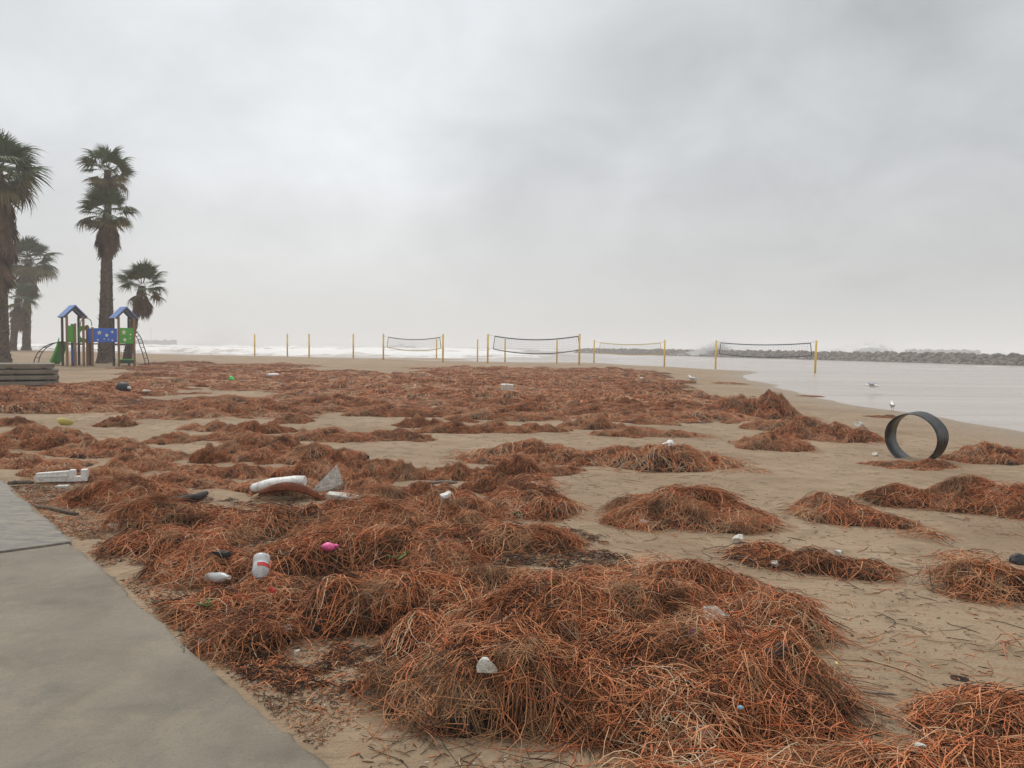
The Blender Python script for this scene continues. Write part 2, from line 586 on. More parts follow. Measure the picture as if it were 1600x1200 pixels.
M['yel'] = simple('pale_yellow_plastic', (.60, .52, .17), .5, .2, 10, 0)
M['purple'] = simple('purple_plastic', (.25, .05, .28), .5, .2, 10, 0)
M['blue'] = simple('light_blue_plastic', (.22, .38, .52), .5, .2, 10, 0)
M['leaf'] = simple('green_leaf', (.07, .17, .035), .5, .3, 12, .2, 40)
M['blackr'] = simple('black_rubber', (.014, .014, .015), .5, .3, 12, .2, 30)
M['sheath'] = simple('palm_sheath', (.17, .050, .024), .8, .4, 9, .4, 30, spec=.12, dirt=(.05, .03, .022))
M['sheathtan'] = simple('palm_sheath_tan', (.38, .24, .13), .7, .3, 9, .3, 30)
M['speckle'] = simple('speckled_board', (.48, .44, .38), .8, .35, 26, .3, 40, dirt=(.16, .14, .12))
M['drift'] = simple('driftwood', (.12, .085, .06), .85, .4, 9, .6, 30)
M['drift2'] = simple('grey_driftwood', (.22, .18, .145), .85, .35, 9, .5, 30)
M['char'] = simple('blackened_log', (.035, .03, .028), .85, .4, 9, .6, 25)
M['gullw'] = simple('white_feathers', (.80, .79, .77), .7, .08, 8, 0)
M['gullg'] = simple('grey_feathers', (.32, .33, .35), .7, .12, 8, 0)
M['beak'] = simple('yellow_beak', (.6, .4, .06), .5, .1, 8, 0)


# ------------------------------------------------------------------ object helpers
def link(name, me, material=None, parent=None):
    o = bpy.data.objects.new(name, me)
    COL.objects.link(o)
    if material is not None and not me.materials:
        me.materials.append(material)
    if parent is not None:
        o.parent = parent
    return o


def tag(o, label=None, cat=None, group=None, kind=None):
    for k, v in (('label', label), ('category', cat), ('group', group), ('kind', kind)):
        if v:
            o[k] = v
    return o


def empty(name, loc=(0, 0, 0), rz=0.0):
    o = bpy.data.objects.new(name, None)
    COL.objects.link(o)
    o.location = loc
    o.rotation_euler = (0, 0, rz)
    o.empty_display_size = .1
    return o


def np_mesh(name, v, faces, tint=None, smooth_sh=True, attr='tint'):
    """faces: int array (n,k)"""
    me = bpy.data.meshes.new(name)
    v = np.ascontiguousarray(v, dtype=np.float32)
    f = np.ascontiguousarray(faces, dtype=np.int32)
    k = f.shape[1]
    me.vertices.add(len(v))
    me.vertices.foreach_set('co', v.ravel())
    me.loops.add(f.size)
    me.loops.foreach_set('vertex_index', f.ravel())
    me.polygons.add(len(f))
    me.polygons.foreach_set('loop_start', np.arange(0, f.size, k, dtype=np.int32))
    me.polygons.foreach_set('loop_total', np.full(len(f), k, dtype=np.int32))
    if smooth_sh:
        me.polygons.foreach_set('use_smooth', np.ones(len(f), dtype=bool))
    if tint is not None:
        a = me.attributes.new(attr, 'FLOAT', 'POINT')
        a.data.foreach_set('value', np.ascontiguousarray(tint, dtype=np.float32))
    me.update(calc_edges=True)
    return me


class MB:
    """collects simple shapes into one mesh"""

    def __init__(s):
        s.bm = bmesh.new()

    def box(s, c, size, rot=None, bevel=0):
        r = bmesh.ops.create_cube(s.bm, size=1)
        vs = r['verts']
        mt = Matrix.Translation(c) @ ((rot if rot is not None else Matrix.Identity(4)) @ Matrix.Diagonal((*size, 1)))
        bmesh.ops.transform(s.bm, matrix=mt, verts=vs)
        if bevel:
            es = list({e for v in vs for e in v.link_edges})
            bmesh.ops.bevel(s.bm, geom=es, offset=bevel, segments=2, affect='EDGES', profile=.5)
        return s

    def tube(s, pts, r, sides=8, caps=True):
        pts = [Vector(p) for p in pts]
        rs = r if isinstance(r, (list, tuple)) else [r] * len(pts)
        rings = []
        u = None
        for i, p in enumerate(pts):
            t = (pts[min(i + 1, len(pts) - 1)] - pts[max(i - 1, 0)]).normalized()
            if u is None:
                u = t.orthogonal().normalized()
            u = (u - t * u.dot(t)).normalized()
            w = t.cross(u)
            rings.append([s.bm.verts.new(p + (u * math.cos(a) + w * math.sin(a)) * rs[i]) for a in [2 * math.pi * k / sides for k in range(sides)]])
        for a, b_ in zip(rings, rings[1:]):
            for k in range(sides):
                s.bm.faces.new((a[k], a[(k + 1) % sides], b_[(k + 1) % sides], b_[k])).smooth = True
        if caps:
            s.bm.faces.new(list(reversed(rings[0])))
            s.bm.faces.new(rings[-1])
        return s

    def prism(s, poly, y0, y1, mt=None):
        """poly in xz, extruded along y"""
        a = [s.bm.verts.new((x, y0, z)) for x, z in poly]
        b_ = [s.bm.verts.new((x, y1, z)) for x, z in poly]
        if mt is not None:
            for v in a + b_:
                v.co = mt @ v.co
        n = len(poly)
        s.bm.faces.new(a)
        s.bm.faces.new(list(reversed(b_)))
        for i in range(n):
            s.bm.faces.new((a[(i + 1) % n], a[i], b_[i], b_[(i + 1) % n]))
        return s

    def mesh(s, name):
        bmesh.ops.recalc_face_normals(s.bm, faces=s.bm.faces[:])
        me = bpy.data.meshes.new(name)
        s.bm.to_mesh(me)
        s.bm.free()
        return me

    def build(s, name, material, parent=None):
        return link(name, s.mesh(name), material, parent)


def polar_grid(radii, angles, zf):
    R, A = np.meshgrid(radii, angles, indexing='ij')
    x, y = R * np.sin(A), R * np.cos(A)
    z, extra = zf(x, y)
    nr, na = len(radii), len(angles)
    idx = np.arange(nr * na).reshape(nr, na)
    f = np.stack([idx[:-1, :-1], idx[:-1, 1:], idx[1:, 1:], idx[1:, :-1]], -1).reshape(-1, 4)
    return np.stack([x.ravel(), y.ravel(), z.ravel()], -1), f, (extra.ravel() if extra is not None else None)


# ------------------------------------------------------------------ sand
fine_a = np.radians(np.linspace(-48, 48, 260))
ang = np.r_[np.radians(np.linspace(-180, -50, 28)), fine_a, np.radians(np.linspace(50, 180, 28))]
rad = np.r_[0.0, 0.8, np.geomspace(1.6, 180, 240)]
v, f, _ = polar_grid(rad, ang, lambda x, y: (np.where(edge_dist(x, y) < -.06, np.minimum(ground(x, y), .10), ground(x, y)), None))
sand = tag(link('sand', np_mesh('sand', v, f), M['sand']), kind='structure')

# ------------------------------------------------------------------ sea
def breakwater_x(y):
    return 69 - (y - 105) * 31 / 125


def sea_z(x, y):
    r = np.hypot(x, y)
    opn = (1 - smooth(-4, 22, x)) * smooth(84, 110, y)
    beh = smooth(2, 12, x - breakwater_x(y)) * smooth(60, 110, r)
    m_ = np.clip(opn + beh, 0, 1)
    lam = 15 + 10 * smooth(120, 500, r)
    ph = (y + .12 * x + 26 * fbm(x / 70, y / 70, 61, 3) + 3 * fbm(x / 9, y / 9, 62, 2)) / lam
    cr = (.5 + .5 * np.cos(2 * math.pi * ph))
    brk = smooth(.3, .6, fbm(x / 34, y / 12, 63, 3))
    z = m_ * (1.15 * cr ** 3 * brk + .5 * (fbm(x / 6, y / 4, 64, 4) - .45)) * smooth(86, 130, r) 
    foam = m_ * (.36 + .28 * smooth(.35, .95, cr) * brk + .5 * (fbm(x / 25, y / 7, 65, 4) - .45))
    foam = np.maximum(foam, (.16 + .34 * smooth(40, 100, r)) * fbm(x / 14, y / 3.5, 66, 4) * 1.45)
    foam = foam * (1 - .4 * smooth(350, 900, r))
    # little swash line along the beach
    return z + .012 * (fbm(x / 1.5, y / .8, 67, 2) - .5) * (1 - m_), foam


rad = np.r_[np.geomspace(9, 84, 60), np.arange(86, 330, 1.6), np.geomspace(333, 1400, 60)]
v, f, fo = polar_grid(rad, np.r_[np.radians(np.linspace(-80, -46, 20)), np.radians(np.linspace(-44, 44, 200)), np.radians(np.linspace(46, 100, 30))], sea_z)
sea = tag(link('sea', np_mesh('sea', v, f, fo, attr='foam'), M['water']), kind='structure')

# ------------------------------------------------------------------ walkway
walk = tag(empty('walkway', (E0.x, E0.y, 0)), kind='structure')
L = (E1 - E0).length


def along(px, py):
    p = at_z(px, py, .19)
    return (p.x - E0.x) * edge_dir.x + (p.y - E0.y) * edge_dir.y


cuts = [-9, along(107, 846), L + 3.2]
for i in range(len(cuts) - 1):
    a0, a1 = cuts[i] + (.002 if i == 1 else .0004), cuts[i + 1] - (.002 if i == 0 else .0004)
    bm = bmesh.new()
    na, nb = max(4, int((a1 - a0) / .05)), 36
    top = .175 + [.014, 0][i]
    vs = []
    rr = random.Random(i)
    for ia in range(na + 1):
        s0_ = a0 + (a1 - a0) * ia / na
        row = []
        for ib in range(nb + 1):
            w_ = -4.2 * (ib / nb) ** 1.5
            s_ = s0_ + (.09 * (float(fbm(w_ * 2.5 + 4, 0.3, 79, 3)) - .5) if (i == 0 and ia == na) else 0)
            x = E0.x + edge_dir.x * s_ + edge_n.x * w_
            y = E0.y + edge_dir.y * s_ + edge_n.y * w_
            if ib == 0:
                j = (float(vnoise(s_ * 14, i, 71)) - .5) * .03 + (float(vnoise(s_ * 2, i, 72)) - .5) * .04
                x += edge_n.x * j
                y += edge_n.y * j
            zz = top + (float(fbm(x * 1.5, y * 1.5, 73, 3)) - .5) * (.028 if i == 0 else .012)
            if ib == 0:
                zz -= .008
            row.append(bm.verts.new((x - E0.x, y - E0.y, zz)))
        vs.append(row)
    for ia in range(na):
        for ib in range(nb):
            bm.faces.new((vs[ia][ib], vs[ia][ib + 1], vs[ia + 1][ib + 1], vs[ia + 1][ib])).smooth = True

    def skirt(line):
        lo = [bm.verts.new((q.co.x, q.co.y, -.1)) for q in line]
        for k in range(len(line) - 1):
            bm.faces.new((line[k], line[k + 1], lo[k + 1], lo[k]))
    skirt([r_[0] for r_ in vs])
    skirt(vs[0])
    skirt(vs[-1])
    bmesh.ops.recalc_face_normals(bm, faces=bm.faces[:])
    me = bpy.data.meshes.new('panel')
    bm.to_mesh(me)
    bm.free()
    link('panel', me, M['worn'] if i == 0 else M['concrete'], walk)


# ------------------------------------------------------------------ seaweed strands
def tubes(P, rad_, tint, sides=3, seed=0):
    """P (n,s,3) -> mesh arrays; strands taper to both ends"""
    n, s, _ = P.shape
    T = np.empty_like(P)
    T[:, 1:-1] = P[:, 2:] - P[:, :-2]
    T[:, 0] = P[:, 1] - P[:, 0]
    T[:, -1] = P[:, -1] - P[:, -2]
    T /= np.linalg.norm(T, axis=2, keepdims=True) + 1e-9
    upv = np.zeros_like(T)
    upv[..., 2] = 1
    upv[..., 0] = .13
    U = np.cross(T, upv)
    U /= np.linalg.norm(U, axis=2, keepdims=True) + 1e-9
    V = np.cross(T, U)
    w = np.linspace(0, 1, s)
    tp = (0.45 + 0.55 * np.clip(np.sin(np.pi * (w * .9 + .08)), 0, 1))[None, :, None] * rad_[:, None, None]
    vs = np.stack([P + tp * (math.cos(a) * U + math.sin(a) * V) for a in [2 * math.pi * k / sides + math.pi / 2 for k in range(sides)]], 2)
    base = (np.arange(n * s).reshape(n, s) * sides)
    fs = []
    for k in range(sides):
        k2 = (k + 1) % sides
        fs.append(np.stack([base[:, :-1] + k, base[:, :-1] + k2, base[:, 1:] + k2, base[:, 1:] + k], -1).reshape(-1, 4))
    return vs.reshape(-1, 3), np.concatenate(fs), np.repeat(tint, s * sides)


def grow(x, y, zf, rng, segs, Lr, rr, spread=.7, lift=(.0, .04), arch=.07, flow_scale=1.6, seed=0, curl=2.4, tint_shift=0.0, downhill=.9, zmin=None):
    n = len(x)
    ln = rng.uniform(Lr[0], Lr[1], n)
    st = ln / segs
    eps = .05

    def flow(x, y):
        return (fbm(x * flow_scale, y * flow_scale, seed + 11, 2) - .5) * 11.0

    z0 = zf(x, y)
    gx, gy = (zf(x + eps, y) - z0) / eps, (zf(x, y + eps) - z0) / eps
    dn = np.arctan2(-gy, -gx)
    fl = flow(x, y)
    # some tresses wrap round the heap along its contour, others hang down it
    wrap = fbm(x * 1.7 + 5, y * 1.7, seed + 71, 2) + rng.normal(0, .06, n)
    dn = dn + np.where(wrap > .47, math.pi / 2 * np.sign(np.sin(fl) + 1e-6), 0)
    sl = np.clip(np.hypot(gx, gy) * 2.2, 0, 1) * np.where(wrap > .47, .85, downhill)
    th = np.arctan2(np.sin(fl) * (1 - sl) + np.sin(dn) * sl, np.cos(fl) * (1 - sl) + np.cos(dn) * sl) + rng.normal(0, spread, n)
    cu = rng.normal(0, curl, n)
    P = np.empty((n, segs + 1, 3))
    off = rng.uniform(lift[0], lift[1], n)
    ar = np.abs(rng.normal(0, arch, n)) * (ln / .4)
    fl0 = th
    X, Y = x - np.cos(th) * ln * .4, y - np.sin(th) * ln * .4
    th = th - cu * ln * .4
    for i in range(segs + 1):
        w = i / segs
        P[:, i, 0], P[:, i, 1] = X, Y
        P[:, i, 2] = zf(X, Y) + off * (.3 + .7 * math.sin(math.pi * min(1, w * .9 + .05))) + ar * math.sin(math.pi * w) ** 1.5 * rng.uniform(.8, 1.2, n)
        th = th + cu * st + rng.normal(0, .25, n)
        cx_, cy_ = np.cos(th), np.sin(th)
        g_ = (zf(X + cx_ * .04, Y + cy_ * .04) - zf(X, Y)) / .04
        k_ = st / np.sqrt(1 + g_ * g_)
        X = X + cx_ * k_
        Y = Y + cy_ * k_
    if zmin is not None:
        P[:, :, 2] = np.maximum(P[:, :, 2], zmin)
    tint = rng.beta(1.25, 1.35, n) * .9
    tint = tint + (rng.random(n) < .07) * rng.uniform(.2, .5, n)
    tint = np.clip(tint + .55 * (fbm(x * 1.9, y * 1.9, seed + 31, 3) - .5) + .35 * (fbm(x * 7, y * 7, seed + 37, 2) - .5) + tint_shift, 0, 1)
    return tubes(P, rng.uniform(rr[0], rr[1], n), tint)


def scatter(lobes, per_m2, rng, Tf, margin=.0, tmin=.012):
    xs, ys = [], []
    for cx, cy, a, b_, r, h in lobes:
        n = int(per_m2 * 4 * a * b_ * 1.15)
        u, w = rng.uniform(-1.08, 1.08, n) * a, rng.uniform(-1.08, 1.08, n) * b_
        xs.append(cx + u * math.cos(r) - w * math.sin(r))
        ys.append(cy + u * math.sin(r) + w * math.cos(r))
    x, y = np.concatenate(xs), np.concatenate(ys)
    T = Tf(x, y)
    keep = (T > tmin) | (rng.random(len(x)) < .10 * (T > -.001) * (rng.random(len(x)) < .5))
    # overlapping lobes: thin out
    cnt = np.zeros(len(x))
    for cx, cy, a, b_, r, h in lobes:
        u = ((x - cx) * math.cos(r) + (y - cy) * math.sin(r)) / (a * 1.08)
        w = (-(x - cx) * math.sin(r) + (y - cy) * math.cos(r)) / (b_ * 1.08)
        cnt += (np.abs(u) < 1) & (np.abs(w) < 1)
    keep &= rng.random(len(x)) < 1 / np.maximum(cnt, 1)
    keep &= edge_dist(x, y) > .10
    return x[keep], y[keep]


def mound(name, lobes, Tf, step, parent, org):
    x0 = min(l[0] - max(l[2], l[3]) for l in lobes)
    x1 = max(l[0] + max(l[2], l[3]) for l in lobes)
    y0 = min(l[1] - max(l[2], l[3]) for l in lobes)
    y1 = max(l[1] + max(l[2], l[3]) for l in lobes)
    X, Y = np.meshgrid(np.arange(x0, x1, step), np.arange(y0, y1, step), indexing='ij')
    T = Tf(X, Y)
    ok = (T > .006) & (edge_dist(X, Y) > .05)
    Z = ground(X, Y) + T * .86 - .012 + .02 * (fbm(X * 14, Y * 14, 77, 3) - .5)
    Z = np.where(T > .006, Z, ground(X, Y) - .03)
    idx = np.arange(X.size).reshape(X.shape)
    f = np.stack([idx[:-1, :-1], idx[1:, :-1], idx[1:, 1:], idx[:-1, 1:]], -1).reshape(-1, 4)
    ff = f[ok.ravel()[f].any(1)]
    used = np.unique(ff)
    mp = np.full(X.size, -1)
    mp[used] = np.arange(len(used))
    v = np.stack([X.ravel() - org[0], Y.ravel() - org[1], Z.ravel()], -1)[used]
    return link(name, np_mesh(name, v, mp[ff]), M['rot'], parent)


# small tangled mats of fine fibre, laid all over the heaps
def mat_mesh(seed):
    rng = np.random.default_rng(seed)
    n = 330
    r_ = .21 * np.sqrt(rng.random(n))
    a_ = rng.uniform(0, 6.283, n)
    dome = lambda x, y: .035 * np.clip(1 - (x * x + y * y) / .05, -1, 1) + .02 * (fbm(x * 9 + seed, y * 9, seed, 2) - .5)
    v, f, t = grow(r_ * np.cos(a_), r_ * np.sin(a_), dome, rng, 6, (.06, .30), (.0008, .0020), spread=1.0, curl=9, lift=(-.02, .03), arch=.02, flow_scale=5, downhill=.1, seed=seed, tint_shift=.0)
    me = np_mesh('fibre_mat', v, f, t)
    me.materials.append(M['weed'])
    return me


MATS = [mat_mesh(700 + i) for i in range(9)]


def lay_mats(lobes, Tf, parent, org, rng, dens=9.0, scale=(.75, 1.35)):
    x, y = scatter(lobes, dens, rng, Tf, tmin=.03)
    z = surf(x, y)
    gx, gy = (surf(x + .07, y) - surf(x - .07, y)) / .14, (surf(x, y + .07) - surf(x, y - .07)) / .14
    for a_, b_, c_, p_, q_ in zip(x, y, z, gx, gy):
        o = bpy.data.objects.new('fibre_mat', MATS[rng.integers(len(MATS))])
        COL.objects.link(o)
        o.parent = parent
        o['kind'] = 'stuff'
        nrm = Vector((-p_, -q_, 1)).normalized()
        qt = Vector((0, 0, 1)).rotation_difference(nrm) @ Euler((0, 0, rng.uniform(0, 6.28))).to_quaternion()
        o.rotation_mode = 'QUATERNION'
        o.rotation_quaternion = qt
        k_ = rng.uniform(*scale)
        o.scale = (k_, k_, k_ * rng.uniform(.7, 1.2))
        o.location = (a_ - org[0], b_ - org[1], c_ - .012)


STYLE = {'big': dict(per=2900, segs=7, Lr=(.22, .60), rr=(.0011, .0026), arch=.024, spread=.55, curl=4.2, lift=(-.01, .05), downhill=.38, tint_shift=.03),
         'shoulder': dict(per=2300, segs=6, Lr=(.2, .5), rr=(.0011, .0026), arch=.02, spread=.8, curl=4, lift=(-.01, .05), downhill=.3, tint_shift=-.06),
         'corner': dict(per=2300, segs=6, Lr=(.22, .55), rr=(.0011, .0026), arch=.02, spread=.6, curl=3, lift=(-.01, .05), downhill=.3, tint_shift=.04),
         'fringe': dict(per=1500, segs=6, Lr=(.22, .55), rr=(.0011, .0026), arch=.02, spread=.8, curl=4, lift=(-.01, .05), downhill=.3, tint_shift=.06)}
for key, lobes, label in HEAPS:
    rng = np.random.default_rng(sum(map(ord, key)))
    cx, cy = lobes[0][:2]
    h = tag(empty('seaweed_heap', (cx, cy, 0)), label, 'seaweed')
    Tf = lambda x, y, ls=lobes: lobes_T(x, y, ls)
    st = STYLE.get(key, dict(per=1700, segs=5, Lr=(.15, .42), rr=(.0013, .0030), arch=.018, spread=.85, curl=4, lift=(-.01, .045), downhill=.3))
    if key in ('trail', 'wisp'):
        st = dict(st, per=500, arch=.012)
    per = st['per']
    kw = {k: v_ for k, v_ in st.items() if k != 'per'}
    x, y = scatter(lobes, per, rng, Tf)
    v, f, t = grow(x, y, surf, rng, seed=3, **kw)
    v[:, 0] -= cx
    v[:, 1] -= cy
    tag(link('strands', np_mesh('strands', v, f, t), M['weed'], h), kind='stuff')
    if key not in ('trail', 'wisp'):
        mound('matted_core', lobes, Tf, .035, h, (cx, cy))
        lay_mats(lobes, Tf, h, (cx, cy), rng, 13 if key in STYLE else 11)

# a dark bed of rotted weed and mud between the heaps beside the walkway
BED = [lobe(330, 960, .5, .4, 0, 1), lobe(520, 1010, .7, .42, -8, 1), lobe(640, 960, .8, .5, 0, 1), lobe(420, 880, .9, .5, 0, 1), lobe(650, 870, 1.0, .6, 0, 1), lobe(280, 840, .8, .5, 0, 1),
       lobe(480, 800, 1.2, .6, 0, 1), lobe(780, 860, .8, .6, 0, 1), lobe(230, 795, .7, .5, 0, 1), lobe(560, 1050, .5, .25, -8, 1), lobe(900, 880, .5, .3, 0, 1)]


def bed_T(x, y):
    t = lobes_T(x, y, BED, 33)
    return np.clip(t - .10, 0, .35) * (fbm(x * 2.6, y * 2.6, 35, 4) > .42)


bed = tag(empty('rotted_weed_bed', (BED[0][0], BED[0][1], 0)), 'dark bed of rotted weed and mud between the heaps by the walkway', 'weed bed', kind='stuff')
rng = np.random.default_rng(98)
y = 2.7 * (9.4 / 2.7) ** rng.random(90000)
x = rng.uniform(-.66, .16, 90000) * y
k = (bed_T(x, y) > 0) & (edge_dist(x, y) > .09) & (near_T(x, y) < .05)
x, y = x[k][:15000], y[k][:15000]
v, f, t = grow(x, y, surf, rng, 2, (.02, .11), (.0010, .0030), lift=(.002, .022), arch=.008, spread=1.3, curl=7, seed=8, tint_shift=-.27)
v[:, 0] -= BED[0][0]
v[:, 1] -= BED[0][1]
tag(link('broken_strands', np_mesh('broken_strands', v, f, t), M['weed'], bed), kind='stuff')
rng = np.random.default_rng(99)
bx, by = BLANKET[0][:2]
bl = tag(empty('seaweed_blanket', (bx, by, 0)), 'continuous blanket of tangled rust seaweed beside the concrete walkway', 'seaweed', kind='stuff')
Tb = lambda x, y: lobes_T(x, y, BLANKET)
x, y = scatter(BLANKET, 1650, rng, Tb)
v, f, t = grow(x, y, surf, rng, 6, (.15, .48), (.0012, .0030), arch=.018, spread=.8, curl=4, lift=(-.01, .045), downhill=.28, flow_scale=2.2, seed=3, tint_shift=-.01)
v[:, 0] -= bx
v[:, 1] -= by
tag(link('strands', np_mesh('strands', v, f, t), M['weed'], bl), kind='stuff')
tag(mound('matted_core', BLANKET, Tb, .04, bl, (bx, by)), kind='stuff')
lay_mats(BLANKET, Tb, bl, (bx, by), rng, 11)

# ------------------------------------------------------------------ heaps farther off: a few shapes of heap, copied
def heap_variant(seed, n, segs, rr, Lr, name):
    rng = np.random.default_rng(seed)
    ls = [(0, 0, 1.0, .62, 0, .26)]
    for _ in range(4):
        a = rng.uniform(.35, .6)
        ls.append((rng.uniform(-.6, .6), rng.uniform(-.35, .35), a, a * rng.uniform(.5, .8), rng.uniform(-.5, .5), rng.uniform(.16, .30)))
    Tf = lambda x, y: lobes_T(x, y, ls, seed)
    x, y = rng.uniform(-1.15, 1.15, n * 2), rng.uniform(-.8, .8, n * 2)
    T = Tf(x, y)
    k = (T > .015) | (rng.random(len(x)) < .13)
    x, y = x[k][:n], y[k][:n]
    v, f, t = grow(x, y, Tf, rng, segs, Lr, rr, arch=.022, spread=1.0, curl=4, downhill=.4, lift=(-.01, .05), seed=seed, zmin=.002, tint_shift=.12)
    X, Y = np.meshgrid(np.linspace(-1.2, 1.2, 34), np.linspace(-.85, .85, 26), indexing='ij')
    T = Tf(X, Y)
    Z = np.where(T > .01, T * .88 + .015 * (fbm(X * 12, Y * 12, seed, 3) - .5), -.05)
    idx = np.arange(X.size).reshape(X.shape)
    q = np.stack([idx[:-1, :-1], idx[1:, :-1], idx[1:, 1:], idx[:-1, 1:]], -1).reshape(-1, 4)
    q = q[(T.ravel() > .01)[q].any(1)]
    core = np_mesh(name + '_core', np.stack([X.ravel(), Y.ravel(), Z.ravel()], -1), q)
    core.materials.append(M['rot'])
    me = np_mesh(name, v, f, t)
    me.materials.append(M['weed'])
    return me, core


VAR1 = [heap_variant(100 + i, 3600, 3, (.0018, .0040), (.08, .32), 'heap') for i in range(6)]
VAR2 = [heap_variant(200 + i, 2300, 3, (.0038, .0075), (.10, .34), 'far_heap') for i in range(5)]


def put_heap(parent, p, a, b_, h, rz, rng, far, name=('strands', 'matted_core')):
    var = VAR2 if far else VAR1
    me, core = var[rng.integers(len(var))]
    for nm, d in zip(name, (me, core)):
        o = bpy.data.objects.new(nm, d)
        COL.objects.link(o)
        o.parent = parent
        o['kind'] = 'stuff'
        o.scale = (a, b_ / .62, h / .3)
        o.rotation_euler = (0, 0, rz)
        if parent.type == 'EMPTY' and parent.get('category') and not parent.get('kind'):
            o.location = (0, 0, 0)
        else:
            o.location = p
    return o


# single heaps one can pick out
rng = np.random.default_rng(5)
for px, py, wpx, b_, h, label in [
        (1050, 734, 250, .55, .27, 'oval seaweed heap on bare sand with a white plastic bag on its top'),
        (1190, 655, 135, .8, .52, 'tall humped seaweed heap with a steep side towards the lagoon'),
        (1110, 652, 120, .7, .22, 'low seaweed heap joining the tall humped heap'),
        (1215, 704, 110, .4, .22, 'small low seaweed heap in front of the long one'),
        (1300, 690, 160, .6, .27, 'long seaweed heap on sand with a foam lump behind its end'),
        (1225, 675, 110, .4, .2, 'thin seaweed drift behind the long heap'),
        (1440, 735, 150, .28, .11, 'flat seaweed drift under the black pipe ring'),
        (1555, 724, 160, .4, .22, 'seaweed drift lying behind the black pipe ring'),
        (815, 722, 215, .5, .2, 'stretched seaweed heap between two bare sand patches'),
        (203, 596, 46, .45, .3, 'small lone seaweed mound before the playground'),
        (1385, 655, 50, .25, .07, 'flat tuft of seaweed near the standing gull'),
        (1135, 602, 60, .6, .1, 'flat seaweed wisps on sand near the lagoon tip'),
        (1080, 622, 70, .6, .16, 'low seaweed tuft at the seaward end of the carpet'),
        (1265, 622, 50, .3, .05, 'very thin seaweed line along the lagoon edge')]:
    p = hit(px, py - 2, False)
    d = p.y
    o = tag(empty('seaweed_heap', (p.x, p.y + b_ * .5, float(ground(p.x, p.y + b_ * .5)) - .015), rng.uniform(-.08, .08)), label, 'seaweed')
    put_heap(o, None, wpx / 2 * d / F_PX, b_, h, 0 if rng.random() < .5 else math.pi, rng, d > 22)

# the carpet of weed over the middle of the beach
BARE = [(505, 655, 45, 9), (650, 697, 95, 19), (735, 641, 42, 5), (553, 614, 24, 4), (422, 616, 25, 4), (835, 684, 105, 9), (880, 656, 16, 7),
        (932, 718, 20, 14), (985, 748, 175, 17), (145, 583, 60, 8), (190, 645, 45, 9), (50, 667, 55, 10), (222, 674, 30, 20), (325, 720, 80, 13),
        (306, 614, 45, 8), (450, 705, 40, 5), (40, 742, 60, 16), (620, 745, 70, 8), (560, 570, 70, 3), (1010, 695, 60, 6), (350, 770, 40, 8), (690, 745, 60, 8),
        (1060, 700, 130, 40), (820, 718, 110, 12), (60, 585, 55, 18)]
POLY = [(-60, 608), (60, 608), (100, 602), (180, 600), (240, 592), (232, 572), (270, 568), (400, 570), (520, 572), (620, 576), (700, 575), (800, 577), (960, 577),
        (990, 582), (1000, 596), (1020, 612), (1080, 632), (1110, 655), (1090, 680), (1000, 690), (910, 700), (900, 740), (890, 775), (600, 790), (180, 790), (110, 770), (50, 728), (-60, 720)]


def inside(px, py):
    c_ = False
    j = len(POLY) - 1
    for i in range(len(POLY)):
        xi, yi = POLY[i]
        xj, yj = POLY[j]
        if (yi > py) != (yj > py) and px < (xj - xi) * (py - yi) / (yj - yi) + xi:
            c_ = not c_
        j = i
    return c_


def project(p):
    d = Vector(p) - Vector((0, 0, EYE))
    w = d.dot(fw)
    return 800 + F_PX * d.dot(rt) / w, 600 - F_PX * d.dot(up) / w


carpet = tag(empty('seaweed_carpet', (0, 25, .2)), 'wide carpet of rust brown seaweed covering the middle of the beach', 'seaweed', kind='stuff')
rng = np.random.default_rng(12)
placed = []
for px, py, wpx in [(70, 690, 150), (160, 714, 210), (60, 733, 150), (215, 738, 130), (265, 694, 85), (360, 690, 150), (330, 676, 90), (350, 748, 190), (480, 752, 170), (50, 642, 160),
                    (140, 634, 150), (20, 668, 60), (285, 655, 170), (370, 650, 110), (520, 690, 150), (610, 688, 140), (405, 642, 100), (530, 646, 150), (640, 646, 170), (410, 680, 120), (385, 708, 120), (715, 679, 130),
                    (470, 724, 190), (565, 756, 130), (610, 752, 110), (700, 752, 130), (780, 677, 110), (845, 676, 90), (920, 672, 100), (980, 684, 120), (1050, 684, 130), (1000, 664, 110), (930, 652, 110),
                    (820, 650, 90), (730, 655, 100), (240, 722, 120), (120, 752, 170), (260, 765, 190), (430, 772, 190), (560, 780, 160), (770, 772, 120), (680, 778, 130), (455, 663, 60), (800, 748, 110),
                    (330, 725, 60), (540, 735, 110), (860, 640, 120), (760, 638, 130), (1060, 655, 90), (440, 700, 50), (660, 668, 60), (180, 668, 60), (100, 705, 120), (10, 705, 80), (0, 722, 70)]:
    p_ = hit(px, py - 2, False)
    a_ = wpx / 2 * p_.y / F_PX * .95
    b_ = float(np.clip(a_ * rng.uniform(.4, .6), .28, .85))
    y_ = p_.y + b_ * .6
    x_ = p_.x * y_ / p_.y
    placed.append((x_, y_, a_))
    put_heap(carpet, (x_, y_ - 25, float(base_z(x_, y_)) - .2 - .02), a_, b_, rng.uniform(.11, .20), rng.uniform(-.25, .25) + (math.pi if rng.random() < .5 else 0), rng, y_ > 20, ('strands', 'matted_core'))
cand = 0
